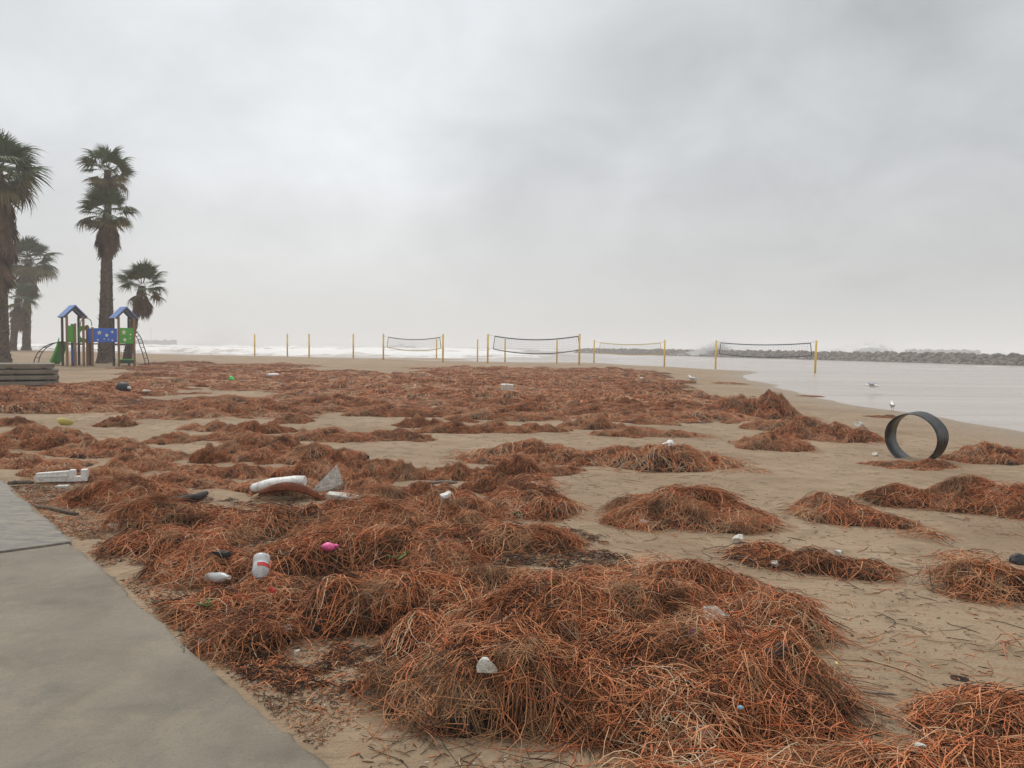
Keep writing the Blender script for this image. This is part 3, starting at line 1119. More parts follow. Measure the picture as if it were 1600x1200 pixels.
while cand < 9000 and len(placed) < 400:
    cand += 1
    d = math.sqrt(rng.uniform(15.5 ** 2, 64 ** 2)) if rng.random() < .55 else rng.uniform(15.5, 40)
    x = rng.uniform(-.72, .36) * d
    z = float(base_z(x, d))
    px, py = project((x, d, z))
    if not inside(px, py):
        continue
    sz = rng.uniform(.5, 1.15) * (1 + d / 40)
    wpx = sz * F_PX / d
    if any(((px - bx_) / (bw + wpx * .45)) ** 2 + ((py - by_) / (bh + 3 + wpx * .05)) ** 2 < 1 for bx_, by_, bw, bh in BARE):
        if rng.random() < .96:
            continue
    if any(math.hypot((x - q[0]) , (d - q[1]) * 1.3) < .62 * min(sz, q[2]) for q in placed):
        continue
    placed.append((x, d, sz))
    h = rng.uniform(.10, .22) * (1.0 if d < 22 else .85)
    if float(fbm(x / 4.5 + 3, d / 1.7, 91, 3)) < .37:
        placed.pop()
        continue
    put_heap(carpet, (x - 0, d - 25, z - .2 - .02), sz, sz * rng.uniform(.30, .52), h, rng.uniform(-.3, .3) + (math.pi if rng.random() < .5 else 0), rng, d > 20, ('strands', 'matted_core'))

# small tufts torn off the edges of the carpet
for _ in range(190):
    q = placed[rng.integers(len(placed))]
    a_ = rng.uniform(0, 6.283)
    k_ = rng.uniform(.85, 1.45)
    x_, y_ = q[0] + math.cos(a_) * q[2] * k_, q[1] + math.sin(a_) * q[2] * .6 * k_
    if y_ < 8 or edge_dist(x_, y_) < .5:
        continue
    z = float(base_z(x_, y_))
    sz = rng.uniform(.14, .42) * (1 if y_ < 20 else 1.5)
    put_heap(carpet, (x_, y_ - 25, z - .2 - .01), sz, sz * rng.uniform(.4, .8), rng.uniform(.04, .11), rng.uniform(0, 6.28), rng, False, ('strands', 'matted_core'))

# loose strands and crumbs on the sand
rng = np.random.default_rng(31)


def loose(n, d0, d1, segs, Lr, rr, x0=-.72, x1=.75, mask=None, tint_shift=0.0):
    d = d0 * (d1 / d0) ** rng.random(n)
    x = rng.uniform(x0, x1, n) * d
    k = (edge_dist(x, d) > .12) & (base_z(x, d) > .035)
    x, d = x[k], d[k]
    pm = fbm(x * .8, d * .8, 51, 3)
    k = rng.random(len(x)) < smooth(.38, .62, pm)
    x, d = x[k], d[k]
    return grow(x, d, surf, rng, segs, Lr, rr, lift=(.002, .006), arch=.004, seed=8, curl=3.5, spread=1.2, tint_shift=tint_shift)


v, f, t = loose(2300, 2.6, 18, 5, (.06, .28), (.001, .0026), tint_shift=-.04)
tag(link('loose_strands', np_mesh('loose_strands', v, f, t), M['weed']), 'single strands of seaweed strewn over the open sand', 'seaweed', kind='stuff')
v, f, t = loose(9000, 2.6, 26, 2, (.01, .05), (.001, .003), tint_shift=-.25)
tag(link('weed_crumbs', np_mesh('weed_crumbs', v, f, t), M['weed']), 'dark crumbs of broken seaweed strewn over the sand', 'crumbs', kind='stuff')
# dense litter of crumbs along the walkway edge and at the feet of heaps
n = 26000
s_ = rng.uniform(.3, L + .6, n)
w_ = np.abs(rng.normal(0, .42, n)) + .05
x, y = E0.x + edge_dir.x * s_ + edge_n.x * w_, E0.y + edge_dir.y * s_ + edge_n.y * w_
k = fbm(x * 2.1, y * 2.1, 88, 3) > .47
x, y = x[k], y[k]
v, f, t = grow(x, y, surf, rng, 2, (.006, .034), (.0008, .0024), lift=(.001, .010), arch=.004, seed=8, curl=3, spread=1.5, tint_shift=-.2)
tag(link('edge_litter', np_mesh('edge_litter', v, f, t), M['weed']), 'dark litter of weed crumbs along the walkway edge', 'litter', kind='stuff')
# pale grit: bits of shell and foam in the litter
n = 700
d = 2.7 * (9 / 2.7) ** rng.random(n)
x = rng.uniform(-.62, .5, n) * d
k = (edge_dist(x, d) > .08) & (fbm(x * 1.4, d * 1.4, 93, 3) > .5)
x, d = x[k], d[k]
v, f, t = grow(x, d, surf, rng, 1, (.006, .02), (.002, .005), lift=(.01, .03), arch=0, seed=8, tint_shift=1.0)
tag(link('shell_grit', np_mesh('shell_grit', v, f, t), M['foamw']), 'pale grit of shell and foam scattered in the weed', 'grit', kind='stuff')

# ------------------------------------------------------------------ breakwaters
def rock_mesh(seed):
    rng = np.random.default_rng(seed)
    bm = bmesh.new()
    bmesh.ops.create_icosphere(bm, subdivisions=2, radius=.5)
    ns = rng.normal(size=(7, 3))
    ns /= np.linalg.norm(ns, axis=1, keepdims=True)
    ds = rng.uniform(.26, .40, 7)
    for v in bm.verts:
        c_ = np.array(v.co)
        for n_, d_ in zip(ns, ds):
            k = c_ @ n_
            if k > d_:
                c_ = c_ - n_ * (k - d_) * .92
        v.co = c_ * (1 + rng.uniform(-.04, .04)) * np.array([1.25, 1, .85])
    me = bpy.data.meshes.new('rock')
    bm.to_mesh(me)
    bm.free()
    me.materials.append(M['rock'])
    return me


ROCKS = [rock_mesh(i) for i in range(8)]


def breakwater(p0, p1, height, width, size, label, n_parts, seed):
    rng = np.random.default_rng(seed)
    p0, p1 = Vector(p0), Vector(p1)
    ln = (p1 - p0).length
    d_ = (p1 - p0) / ln
    nr = Vector((-d_.y, d_.x, 0))
    if nr.dot(p0) > 0:
        nr = -nr                                    # towards the beach
    root = tag(empty('breakwater', (p0.x, p0.y, 0)), label, 'breakwater')
    items = []
    s_ = 0.0
    while s_ < ln:
        for lay in range(4):
            hgt = (height - .3 * size) * (lay / 3) + rng.uniform(-.15, .15) * size
            off = width * .5 * (1 - lay / 3) + rng.uniform(-.2, .2) * size
            items.append((s_ + rng.uniform(-.4, .4) * size, off, hgt, size * rng.uniform(.8, 1.35)))
            if lay == 3:
                items.append((s_ + rng.uniform(-.4, .4) * size, off - size * .8, hgt + rng.uniform(-.3, .1), size * rng.uniform(.8, 1.3)))
        s_ += size * .85
    items.sort(key=lambda q: (p0 + d_ * q[0]).length)
    bm_rest = []
    for i, (a, off, h, sz) in enumerate(items):
        loc = d_ * a + nr * off + Vector((0, 0, h))
        rot = Euler((rng.uniform(-.4, .4), rng.uniform(-.4, .4), rng.uniform(0, 6.28)))
        me = ROCKS[rng.integers(len(ROCKS))]
        if i < n_parts:
            o = link('rock', me, None, root)
            o.location, o.rotation_euler, o.scale = loc, rot, (sz, sz, sz)
        else:
            bm_rest.append((me, Matrix.LocRotScale(loc, rot, (sz, sz, sz))))
    if bm_rest:
        bm = bmesh.new()
        for me, mt in bm_rest:
            k = len(bm.verts)
            bm.from_mesh(me)
            bm.verts.ensure_lookup_table()
            for v in bm.verts[k:]:
                v.co = mt @ v.co
        me = bpy.data.meshes.new('far_rocks')
        bm.to_mesh(me)
        bm.free()
        tag(link('far_rocks', me, M['rock'], root), kind='stuff')
    # core of the dam behind the blocks
    mb = MB()
    ang_ = math.atan2(d_.y, d_.x)
    mb.prism([(-width * .5, -1.0), (width * .45, -1.0), (width * .12, height - .45 * size), (-width * .2, height - .45 * size)], 0, ln,
             Matrix(((nr.x, d_.x, 0, 0), (nr.y, d_.y, 0, 0), (0, 0, 1, 0), (0, 0, 0, 1))))
    mb.build('core', M['rock'], root)
    return root


breakwater((75, 82, 0), (24, 275, 0), 1.5, 3.4, .95, 'long grey boulder breakwater closing off the lagoon', 290, 3)
p = at_dist(1470, 549, 480)
breakwater((p.x - 20, p.y + 3, 0), (p.x + 22, p.y - 3, 0), 3.2, 8, 2.2, 'short hazy breakwater mound showing above the long boulder breakwater', 100, 4)
p = at_dist(243, 537, 640)
breakwater((p.x - 16, p.y, 0), (p.x + 17, p.y - 1, 0), 4.2, 9, 2.4, 'short faint rock breakwater in the surf beyond the playground', 100, 5)
bp = at_dist(236, 536, 642)
o = MB().tube([(0, 0, 0), (0, 0, 12)], .14).build('beacon_pole', M['steel'])
o.location = (bp.x, bp.y, 2.6)
tag(o, 'thin hazy pole standing on the faint breakwater', 'pole')


# spray thrown up by breaking waves: a cloud of droplets
def spray(c_, size, n, label, seed, r=(.03, .09)):
    rng = np.random.default_rng(seed)
    p = rng.normal(size=(n, 3)) * .42
    p[:, 2] = np.abs(p[:, 2]) * (1.0 - np.clip(np.abs(p[:, 0]) * .6, 0, .9))
    p[:, 0] += .35 * p[:, 2]
    p *= np.array(size)
    w = fbm(p[:, 0] / size[0] * 3 + 9, p[:, 2] / size[2] * 3, seed, 3)
    p = p[w > .42]
    rr = rng.uniform(r[0], r[1], len(p))
    tet = np.array([(1, 1, 1), (-1, -1, 1), (-1, 1, -1), (1, -1, -1)], float)
    v = (p[:, None, :] + tet[None] * rr[:, None, None]).reshape(-1, 3)
    b_ = np.arange(len(p))[:, None] * 4
    f = np.concatenate([b_ + np.array(t_) for t_ in ((0, 2, 1), (0, 1, 3), (0, 3, 2), (1, 2, 3))])
    o = link('sea_spray', np_mesh('sea_spray', v, f), M['foam'])
    o.location = c_
    tag(o, label, 'spray', kind='stuff')


p = at_dist(335, 541, 170)
spray((p.x, p.y, .2), (10, 4, 7.5), 9000, 'plume of white spray thrown up by a breaking wave', 1, (.012, .032))
p = at_dist(625, 541, 260)
spray((p.x, p.y, .2), (7, 4, 3), 3000, 'low puff of spray on a far wave', 2)
p = at_dist(1112, 551, 190)
spray((p.x - 1, p.y - 3, .2), (6, 4, 3.2), 9000, 'white surge washing over the boulder breakwater', 3, (.03, .09))
p = at_dist(1320, 548, 160)
spray((p.x + 3, p.y, 1.2), (7, 4, 2.4), 4000, 'white spray leaping behind the boulder breakwater', 4)

# ------------------------------------------------------------------ volleyball posts and nets
where = {398: 'outermost yellow post, last of the row towards the playground', 449: 'yellow post second in the row from the playground', 483: 'yellow post third in the row from the playground',
         552: 'yellow post fourth in the row from the playground', 599: 'yellow post at the playground end of the first net', 692: 'yellow post at the lagoon end of the first net',
         746: 'far thin yellow post standing alone between two nets', 762: 'yellow post at the playground end of the navy net', 789: 'far yellow post seen through the navy net, playground side',
         870: 'far yellow post seen through the navy net, lagoon side', 905: 'thick yellow post holding the lagoon end of the navy net', 928: 'yellow post at the playground end of the yellow banded net',
         1038: 'yellow post at the lagoon end of the yellow banded net', 1118: 'yellow post on sand at the start of the last net', 1274: 'yellow post standing in the lagoon water with its reflection',
         682: 'faint far yellow post seen through the first net'}
for (px, h, by_), (x, y) in zip(POSTS, post_xy):
    z = float(ground(x, y))
    root = tag(empty('volleyball_post', (x, y, z)), where[px], 'post', 'yellow volleyball posts')
    lean = .0 if px != 1274 else .03
    MB().tube([(-lean, 0, -.3), (0, 0, 2.46)], .078, 10).build('pole', M['yellow'], root)
    MB().tube([(0, 0, 2.46), (0, 0, 2.5)], [.085, .06], 10).build('cap', M['steel'] if px % 2 else M['yellow'], root)
    mb = MB()
    mb.tube([(.06, -.02, 1.15), (.12, -.02, 1.2)], .02, 6)
    mb.build('hook', M['steel'], root)
PX = {p_[0]: Vector((q[0], q[1], 0)) for p_, q in zip(POSTS, post_xy)}


def net(pa, pb, t0, t1, band, low, label, dens, sag, top=2.2, hgt=.98, slack=0.0, mesh_mat=None, bw=.038):
    A, B = PX[pa], PX[pb]
    za, zb = float(ground(A.x, A.y)), float(ground(B.x, B.y))
    A, B = Vector((A.x, A.y, za)), Vector((B.x, B.y, zb))
    a, b_ = A.lerp(B, t0), A.lerp(B, t1)
    root = tag(empty('volleyball_net', a), label, 'net')
    d_ = b_ - a

    def P(t, k):
        """t along, k=0 top .. 1 bottom"""
        tt = t
        z = top - k * hgt - sag * 4 * t * (1 - t) * (1 + .25 * k) + slack * (t - .5) * .2
        return d_ * tt + Vector((-(k * .12) * (1 - 2 * t), 0, z))
    n_ = 20

    def strip(k0, w, m_, nm, horizontal=True):
        bm = bmesh.new()
        rows = []
        for i in range(n_ + 1):
            t = i / n_
            p_ = P(t, k0)
            rows.append([bm.verts.new(p_ + Vector((0, dy, dz))) for dy, dz in ((-.008, w), (.008, w), (.008, -w), (-.008, -w))])
        for r0, r1 in zip(rows, rows[1:]):
            for j in range(4):
                bm.faces.new((r0[j], r0[(j + 1) % 4], r1[(j + 1) % 4], r1[j]))
        me = bpy.data.meshes.new(nm)
        bm.to_mesh(me)
        bm.free()
        link(nm, me, m_, root)
    strip(0, bw, band, 'top_band')
    strip(1, bw * .9, low, 'bottom_band')
    for t in (0, 1):
        MB().tube([P(t, 0), P(t, .5), P(t, 1)], .03, 6).build('side_band', band, root)
    mb = MB()
    for i in range(1, int(dens * d_.length)):
        t = i / (dens * d_.length)
        mb.tube([P(t, 0), P(t, 1)], .0045, 3, False)
    for k in np.linspace(.1, .9, 7):
        mb.tube([P(i / n_, k) for i in range(n_ + 1)], .0045, 3, False)
    tag(mb.build('netting', mesh_mat or M['blackcord'], root), kind='stuff')
    # cords to the posts
    for t, pp in ((0, A), (1, B)):
        for k in (0, 1):
            e_ = P(t, k)
            q = pp - a + Vector((0, 0, top + .12 - k * (hgt + .1)))
            if (q - e_).length > .05:
                MB().tube([e_, q], .010, 4).build('tension_cord', M['blackcord'], root)


net(599, 692, .09, .95, M['drift'], M['yweb'], 'sagging net with dark top cord and yellow lower band', 4, .22)
net(762, 905, .08, .985, M['navy'], M['navy'], 'sagging net with navy bands and visible square mesh', 6, .30, top=2.32, hgt=1.1, bw=.045)
net(928, 1038, .1, .945, M['yweb'], M['yweb'], 'slack net edged with yellow bands before the breakwater', 4, .18)
net(1118, 1274, .055, .95, M['navy'], M['navy'], 'net with dark navy bands hung beside the lagoon', 4, .16, top=2.3, hgt=.95)

# ------------------------------------------------------------------ palms
def frond_mesh(seed, spread, R, Lp, droop, nb, wid):
    rng = np.random.default_rng(seed)
    vs, fs = [], []

    def ribbon(pts, ws, side):
        k = len(vs)
        for p_, w_ in zip(pts, ws):
            vs.append(tuple(p_ - side * w_))
            vs.append(tuple(p_ + Vector((0, 0, -w_ * .5))))
            vs.append(tuple(p_ + side * w_))
        for i in range(len(pts) - 1):
            a = k + i * 3
            fs.append((a, a + 1, a + 4, a + 3))
            fs.append((a + 1, a + 2, a + 5, a + 4))
    sag = .12
    ribbon([Vector((Lp * t, 0, -sag * t * t)) for t in (0, .35, .7, 1.02)], [.035, .03, .026, .03], Vector((0, 1, 0)))
    c_ = Vector((Lp, 0, -sag))
    for i in range(nb):
        a = spread * (2 * i / (nb - 1) - 1) + rng.uniform(-.04, .04)
        r = R * (1 - .22 * abs(a / max(spread, .01)) ** 2) * rng.uniform(.88, 1.08)
        dr = droop * rng.uniform(.6, 1.5)
        dx = Vector((math.cos(a), math.sin(a), 0))
        sd = Vector((-math.sin(a), math.cos(a), 0))
        pts, ws = [], []
        for t, w_ in ((.03, .35), (.3, 1), (.55, .95), (.8, .5), (1.0, .05)):
            pts.append(c_ + dx * (r * t * (1 - .25 * dr * max(0, t - .5))) + Vector((0, 0, -dr * r * max(0, t - .35) ** 2 * 1.6 + .10 * r * t * (1 - t))) + sd * (rng.uniform(-.02, .02) * r * t))
            ws.append(w_ * wid * r)
        ribbon(pts, ws, sd)
    return np_mesh('frond', np.array(vs), np.array(fs), smooth_sh=False)


FR = [frond_mesh(i, rad_, 1.12, .85, dr, 30, .040) for i, (rad_, dr) in enumerate([(1.9, .3), (2.0, .5), (1.75, .2), (1.9, .7)])]
FO = [f_.copy() for f_ in FR[1:4]]
DF = [frond_mesh(20 + i, .6, 1.2, .7, .15, 18, .045) for i in range(3)]
for f_ in FR:
    f_.materials.append(M['frond'])
for f_ in FO:
    f_.materials.append(M['frond_old'])
for f_ in DF:
    f_.materials.append(M['dead'])


def palm(base, crown, r0, r1, label, seed, n_green, n_old, n_dead, skirt, fs=1.0, bend=0.0):
    rng = np.random.default_rng(seed)
    base, crown = Vector(base), Vector(crown)
    root = tag(empty('palm_tree', base), label, 'palm tree', 'fan palms behind the playground')
    top = crown - base
    H = top.length
    # trunk: rings with old leaf bases
    ns, sides = int(H / .12), 14
    bm = bmesh.new()
    rings = []
    for i in range(ns + 1):
        t = i / ns
        c_ = Vector((top.x * (t + bend * math.sin(math.pi * t)), top.y * t, top.z * t))
        rr = r0 + (r1 - r0) * t ** .8 + .10 * max(0, .06 - t) / .06
        ring = []
        for k in range(sides):
            a = 2 * math.pi * (k + .5 * (i % 2)) / sides
            q = rr * (1 + rng.uniform(-.03, .10) + (.10 if (i + k) % 2 else 0))
            ring.append(bm.verts.new(c_ + Vector((math.cos(a) * q, math.sin(a) * q, rng.uniform(-.03, .03)))))
        rings.append(ring)
    for a_, b_ in zip(rings, rings[1:]):
        for k in range(sides):
            bm.faces.new((a_[k], a_[(k + 1) % sides], b_[(k + 1) % sides], b_[k]))
    bm.faces.new(rings[-1])
    # stubs
    for _ in range(int(H * 9)):
        t = rng.uniform(.02, .97)
        a = rng.uniform(0, 6.28)
        rr = r0 + (r1 - r0) * t ** .8
        c_ = Vector((top.x * (t + bend * math.sin(math.pi * t)), top.y * t, top.z * t)) + Vector((math.cos(a), math.sin(a), 0)) * rr
        o_ = Vector((math.cos(a), math.sin(a), rng.uniform(.4, 1.2))) * rng.uniform(.08, .2)
        sd = Vector((-math.sin(a), math.cos(a), 0)) * .06
        q = [bm.verts.new(c_ - sd), bm.verts.new(c_ + sd), bm.verts.new(c_ + o_), bm.verts.new(c_ + Vector((0, 0, -.09)))]
        for tri in ((0, 1, 2), (1, 3, 2), (3, 0, 2)):
            bm.faces.new([q[j] for j in tri])
    bmesh.ops.recalc_face_normals(bm, faces=bm.faces[:])
    me = bpy.data.meshes.new('trunk')
    bm.to_mesh(me)
    bm.free()
    link('trunk', me, M['bark'], root)

    def put(name, me, el, az, sc, zoff, out):
        o = link(name, me, None, root)
        rx = Euler((rng.uniform(-.6, .6), -el, az + rng.uniform(-.25, .25)), 'XYZ')
        o.rotation_euler = rx
        o.location = top + Vector((math.cos(az) * out, math.sin(az) * out, zoff))
        o.scale = (sc * rng.uniform(.8, 1.15),) * 3
    ga = 2.399
    for i in range(n_green):
        t = i / n_green
        el = 1.35 - 1.55 * t + rng.uniform(-.12, .12)
        put('frond', FR[rng.integers(4)], el, i * ga + rng.uniform(-.2, .2), fs * (.85 + .2 * t), .25 * (1 - t), .10)
    for i in range(n_old):
        put('old_frond', FO[rng.integers(3)], rng.uniform(-.75, -.25), i * ga + rng.uniform(-.4, .4), fs, -.15, .14)
    for i in range(n_dead):
        t = i / max(1, n_dead)
        put('dead_frond', DF[rng.integers(3)], -1.57 + rng.uniform(.08, .42) * (1 - .3 * t), i * ga, fs * rng.uniform(.85, 1.1), -.1 - skirt * t, r1 + .02)
    return root


def gz(px, py, d):
    p_ = at_dist(px, py, d)
    return (p_.x, p_.y, float(ground(p_.x, p_.y)) - .05)


palm(gz(171, 568, 50), at_dist(168, 266, 50), .25, .18, 'tallest fan palm with small crown rising above its twin', 1, 20, 5, 10, .5, .86)
palm(gz(160, 569, 47.5), at_dist(167, 332, 47.5), .27, .20, 'stout twin palm with thick brown skirt behind the playground bridge', 2, 20, 9, 48, 1.1, .94)
palm(gz(198, 565, 52), at_dist(222, 447, 52), .27, .20, 'short leaning fan palm behind the second playground tower', 3, 20, 4, 16, .5, .92, -.06)
palm(gz(4, 563, 44), at_dist(-5, 266, 44), .36, .27, 'massive shaggy fan palm behind the stacked decking', 4, 28, 14, 100, 4.6, 1.3)
palm(gz(41, 547, 78), at_dist(44, 405, 78), .36, .28, 'distant fan palm with yellowing crown and straight trunk', 5, 26, 14, 30, 1.8, 1.45)
palm(gz(20, 547, 74), at_dist(28, 466, 74), .30, .24, 'low crooked palm with a grey skirt between two taller palms', 6, 12, 4, 26, 1.2, 1.1, -.05)

# ------------------------------------------------------------------ playground
pg = at_dist(150, 573, 43)
play = tag(empty('playground_frame', (pg.x, pg.y, float(ground(pg.x, pg.y)) - .03), math.radians(28)), 'playground frame with two blue roofed towers joined by a starry bridge', 'playground')
play.scale = (.89, .93, 1.0)
TH = math.radians(17.6)
ex, ey = Vector((math.cos(TH), math.sin(TH), 0)), Vector((-math.sin(TH), math.cos(TH), 0))
S = .92


def post(x, y, z1, m_, r=.062):
    o = MB().box((0, 0, z1 / 2), (2 * r, 2 * r, z1), bevel=.012).build('post', m_, play)
    o.location = (x, y, 0)
    o.rotation_euler.z = TH
    return o


def star_poly(r, n=5):
    return [((r if i % 2 == 0 else r * .42) * math.sin(math.pi * i / n), (r if i % 2 == 0 else r * .42) * math.cos(math.pi * i / n)) for i in range(2 * n)]


def panel(p0, p1, z0, z1, m_, stars=(), hole=False):
    p0, p1 = Vector(p0), Vector(p1)
    d_ = p1 - p0
    ln = d_.length
    mb = MB()
    if not hole:
        mb.box((ln / 2, 0, (z0 + z1) / 2), (ln, .03, z1 - z0), bevel=.008)
    else:
        # board with a round opening
        bm = mb.bm
        n_ = 24
        cz = (z0 + z1) / 2
        R_ = min(ln, z1 - z0) * .40
        ring_f, ring_b, out_f, out_b = [], [], [], []
        for k in range(n_):
            a = 2 * math.pi * k / n_
            ca, sa = math.cos(a), math.sin(a)
            q = max(abs(ca) / (ln / 2), abs(sa) / ((z1 - z0) / 2))
            for lst, rr_, yy in ((ring_f, R_, -.015), (ring_b, R_, .015), (out_f, 1 / q, -.015), (out_b, 1 / q, .015)):
                lst.append(bm.verts.new((ln / 2 + ca * rr_, yy, cz + sa * rr_)))
        for k in range(n_):
            j = (k + 1) % n_
            bm.faces.new((ring_f[k], ring_f[j], out_f[j], out_f[k]))
            bm.faces.new((ring_b[j], ring_b[k], out_b[k], out_b[j]))
            bm.faces.new((ring_f[j], ring_f[k], ring_b[k], ring_b[j]))
            bm.faces.new((out_f[k], out_f[j], out_b[j], out_b[k]))
    o = mb.build('panel', m_, play)
    o.location = p0
    o.rotation_euler.z = math.atan2(d_.y, d_.x)
    for sx, sz, r_, kind in stars:
        poly = star_poly(r_) if kind == 's' else [(r_ * math.cos(2 * math.pi * k / 14), r_ * math.sin(2 * math.pi * k / 14)) for k in range(14)]
        MB().prism([(sx * ln + x, z0 + sz * (z1 - z0) + z) for x, z in poly], -.030, -.012).build('star' if kind == 's' else 'disc', M['cream'], o)
    return o


def tower(A, front):
    A = Vector(A)
    C_, B, D_ = A + ex * S, A - ey * S, A + ex * S - ey * S
    for q, m_ in ((A, M['shadewood']), (C_, M['shadewood']), (B, M['wood']), (D_, M['wood'])):  # back posts take the wood copy with shade painted in
        post(q.x, q.y, 2.78, m_)
    c_ = (A + D_) / 2
    o = MB().box((0, 0, 1.24), (S, S, .09), bevel=.01).build('platform', M['drift'], play)
    o.location = (c_.x, c_.y, 0)
    o.rotation_euler.z = TH
    # gable roof: two boards
    hw, rise, ln = .66, .62, 1.16
    sl = math.hypot(hw, rise)
    for sgn in (-1, 1):
        rot = Matrix.Rotation(sgn * math.atan2(rise, hw), 4, 'Y')
        mb = MB().box((sgn * hw / 2 * 1.03, 0, 2.72 + rise / 2), (sl * 1.04, ln, .05), rot, bevel=.01)
        o = mb.build('roof_panel', M['rblue'], play)
        o.location = (c_.x, c_.y, 0)
        o.rotation_euler.z = TH
        for yy in (-ln * .40, ln * .40):
            m2 = MB().box((sgn * hw / 2 * .95, yy, 2.64 + rise / 2), (sl * .92, .05, .07), rot)
            r_ = m2.build('rafter', M['shadewood'], o)
    return A, B, C_, D_


A1, B1, C1, D1 = tower((-1.81, .40, 0), True)
A2, B2, C2, D2 = tower((1.00, .44, 0), True)
for x, y, z, m_ in ((-1.26, -.30, 2.33, M['shadewood']), (-1.10, -.42, 2.36, M['wood']), (-.46, .1, 2.3, M['wood']), (-.18, -.25, 2.18, M['wood']), (-.32, .45, 2.1, M['shadewood'])):
    post(x, y, z, m_)
panel(B1 + Vector((.02, -.03, 0)), B1 + ex * .46 + Vector((0, -.03, 0)), 1.32, 2.24, M['pgreen'])
panel(A1 + ex * .9 + Vector((.02, -.5, 0)), A1 + ex * .9 + Vector((.64, -.45, 0)), 1.32, 2.24, M['pgreen'], hole=True)
# crawl tube behind the round opening
tc = A1 + ex * .9 + Vector((.33, -.46, 0))
tb = MB()
pts = []
for k in range(19):
    a = 2 * math.pi * k / 18
    pts.append((math.cos(a), math.sin(a)))
bm = tb.bm
rows = [[bm.verts.new((tc.x + cx_ * rr_, tc.y + yy, 1.78 + cz_ * rr_)) for cx_, cz_ in pts[:-1]] for yy, rr_ in ((0, .25), (.7, .25), (.7, .28), (0, .28))]
for r0_, r1_ in zip(rows, rows[1:] + rows[:1]):
    for k in range(18):
        bm.faces.new((r0_[k], r0_[(k + 1) % 18], r1_[(k + 1) % 18], r1_[k]))
tb.build('crawl_tube', M['dgreen'], play)
panel((-.40, -.10, 0), (-.20, -.26, 0), 1.32, 2.1, M['pblue'])
panel((-.11, -.27, 0), (1.19, -.42, 0), 1.36, 2.13, M['pblue'],
      [(.25, .68, .15, 's'), (.56, .50, .085, 'd'), (.80, .74, .11, 's'), (.18, .16, .05, 'd'), (.80, .14, .045, 'd'), (.45, .22, .035, 'd'), (.64, .2, .03, 'd')])
panel((-.11, .38, 0), (1.05, .36, 0), 1.36, 2.05, M['pblue'])
MB().box((.54, 0, 1.26), (1.3, .75, .07), bevel=.01).build('bridge_deck', M['drift'], play)
panel(B2 + Vector((.05, -.035, 0)), D2 + Vector((-.04, -.035, 0)), 1.30, 2.17, M['pgreen'],
      [(.30, .72, .17, 's'), (.36, .24, .09, 'd'), (.78, .58, .05, 'd'), (.74, .34, .05, 's')])
panel(B2 + Vector((0, -.03, 0)), D2 + Vector((-.02, -.03, 0)), .18, .38, M['dgreen'])
MB().box(((B2.x + D2.x) / 2, B2.y - .05, .40), (.85, .26, .05), Matrix.Rotation(TH, 4, 'Z'), .01).build('bench_board', M['pgreen'], play)
mb = MB()
for k in range(6):
    q = B2.lerp(D2, .15 + .14 * k)
    mb.tube([(q.x, q.y + .3, .5), (q.x, q.y + .3, 1.2)], .012, 4)
for k in range(6):
    z = .5 + .14 * k
    a_, b_ = B2.lerp(D2, .15), B2.lerp(D2, .85)
    mb.tube([(a_.x, a_.y + .3, z), (b_.x, b_.y + .3, z)], .012, 4)
mb.build('rope_net', M['blackcord'], play)
panel((-1.28, -.34, 0), (-1.12, -.40, 0), .2, 1.05, M['pblue'])


def ladder(fn, w, n_rung, name):
    for s_ in (-.5, .5):
        MB().tube([fn(t) + Vector((.22 * s_, w * s_, .05 * s_)) for t in np.linspace(0, 1, 15)], .026, 8).build('ladder_rail', M['steel'], play)
    for t in np.linspace(.12, .95, n_rung):
        MB().tube([fn(t) + Vector((-.11, -w / 2, -.025)), fn(t) + Vector((.11, w / 2, .025))], .018, 6).build('rung', M['steel'], play)


ladder(lambda t: Vector((-1.85 - 1.35 * math.sin(t * math.pi / 2) ** 1.1, .1, 1.32 * math.cos(t * math.pi / 2) ** .9 + .02)), .5, 6, 'arc')
ladder(lambda t: Vector((2.12 + .50 * math.sin(min(1, t * 1.5) * math.pi / 2) + .33 * max(0, t - .55) / .45, .2, 2.05 * (1 - t) + .25 * math.sin(math.pi * t))), .42, 8, 'wave')
MB().tube([Vector((-.82 + .31 * (1 - math.cos(a)), .1, 2.25 + .42 * math.sin(a) ** .6)) for a in np.linspace(0.001, math.pi - .001, 15)], .022, 8).build('hoop_rail', M['steel'], play)
# slide at the back left
bm = bmesh.new()
prof = [(-.25, .22), (-.25, 0), (.25, 0), (.25, .22), (.28, .22), (.28, -.03), (-.28, -.03), (-.28, .22)]
rows = []
for t in np.linspace(0, 1, 10):
    o_ = Vector((-1.75 - .55 * t, .5 + 1.0 * t, 1.25 * (1 - t) ** 1.3 + .12))
    rows.append([bm.verts.new(o_ + Vector((x * .9, x * .45, z))) for x, z in prof])
for r0_, r1_ in zip(rows, rows[1:]):
    for k in range(8):
        bm.faces.new((r0_[k], r0_[(k + 1) % 8], r1_[(k + 1) % 8], r1_[k]))
bm.faces.new(rows[0])
bm.faces.new(rows[-1])
bmesh.ops.recalc_face_normals(bm, faces=bm.faces[:])
me = bpy.data.meshes.new('slide')
bm.to_mesh(me)
bm.free()
link('slide', me, M['pgreen'], play)

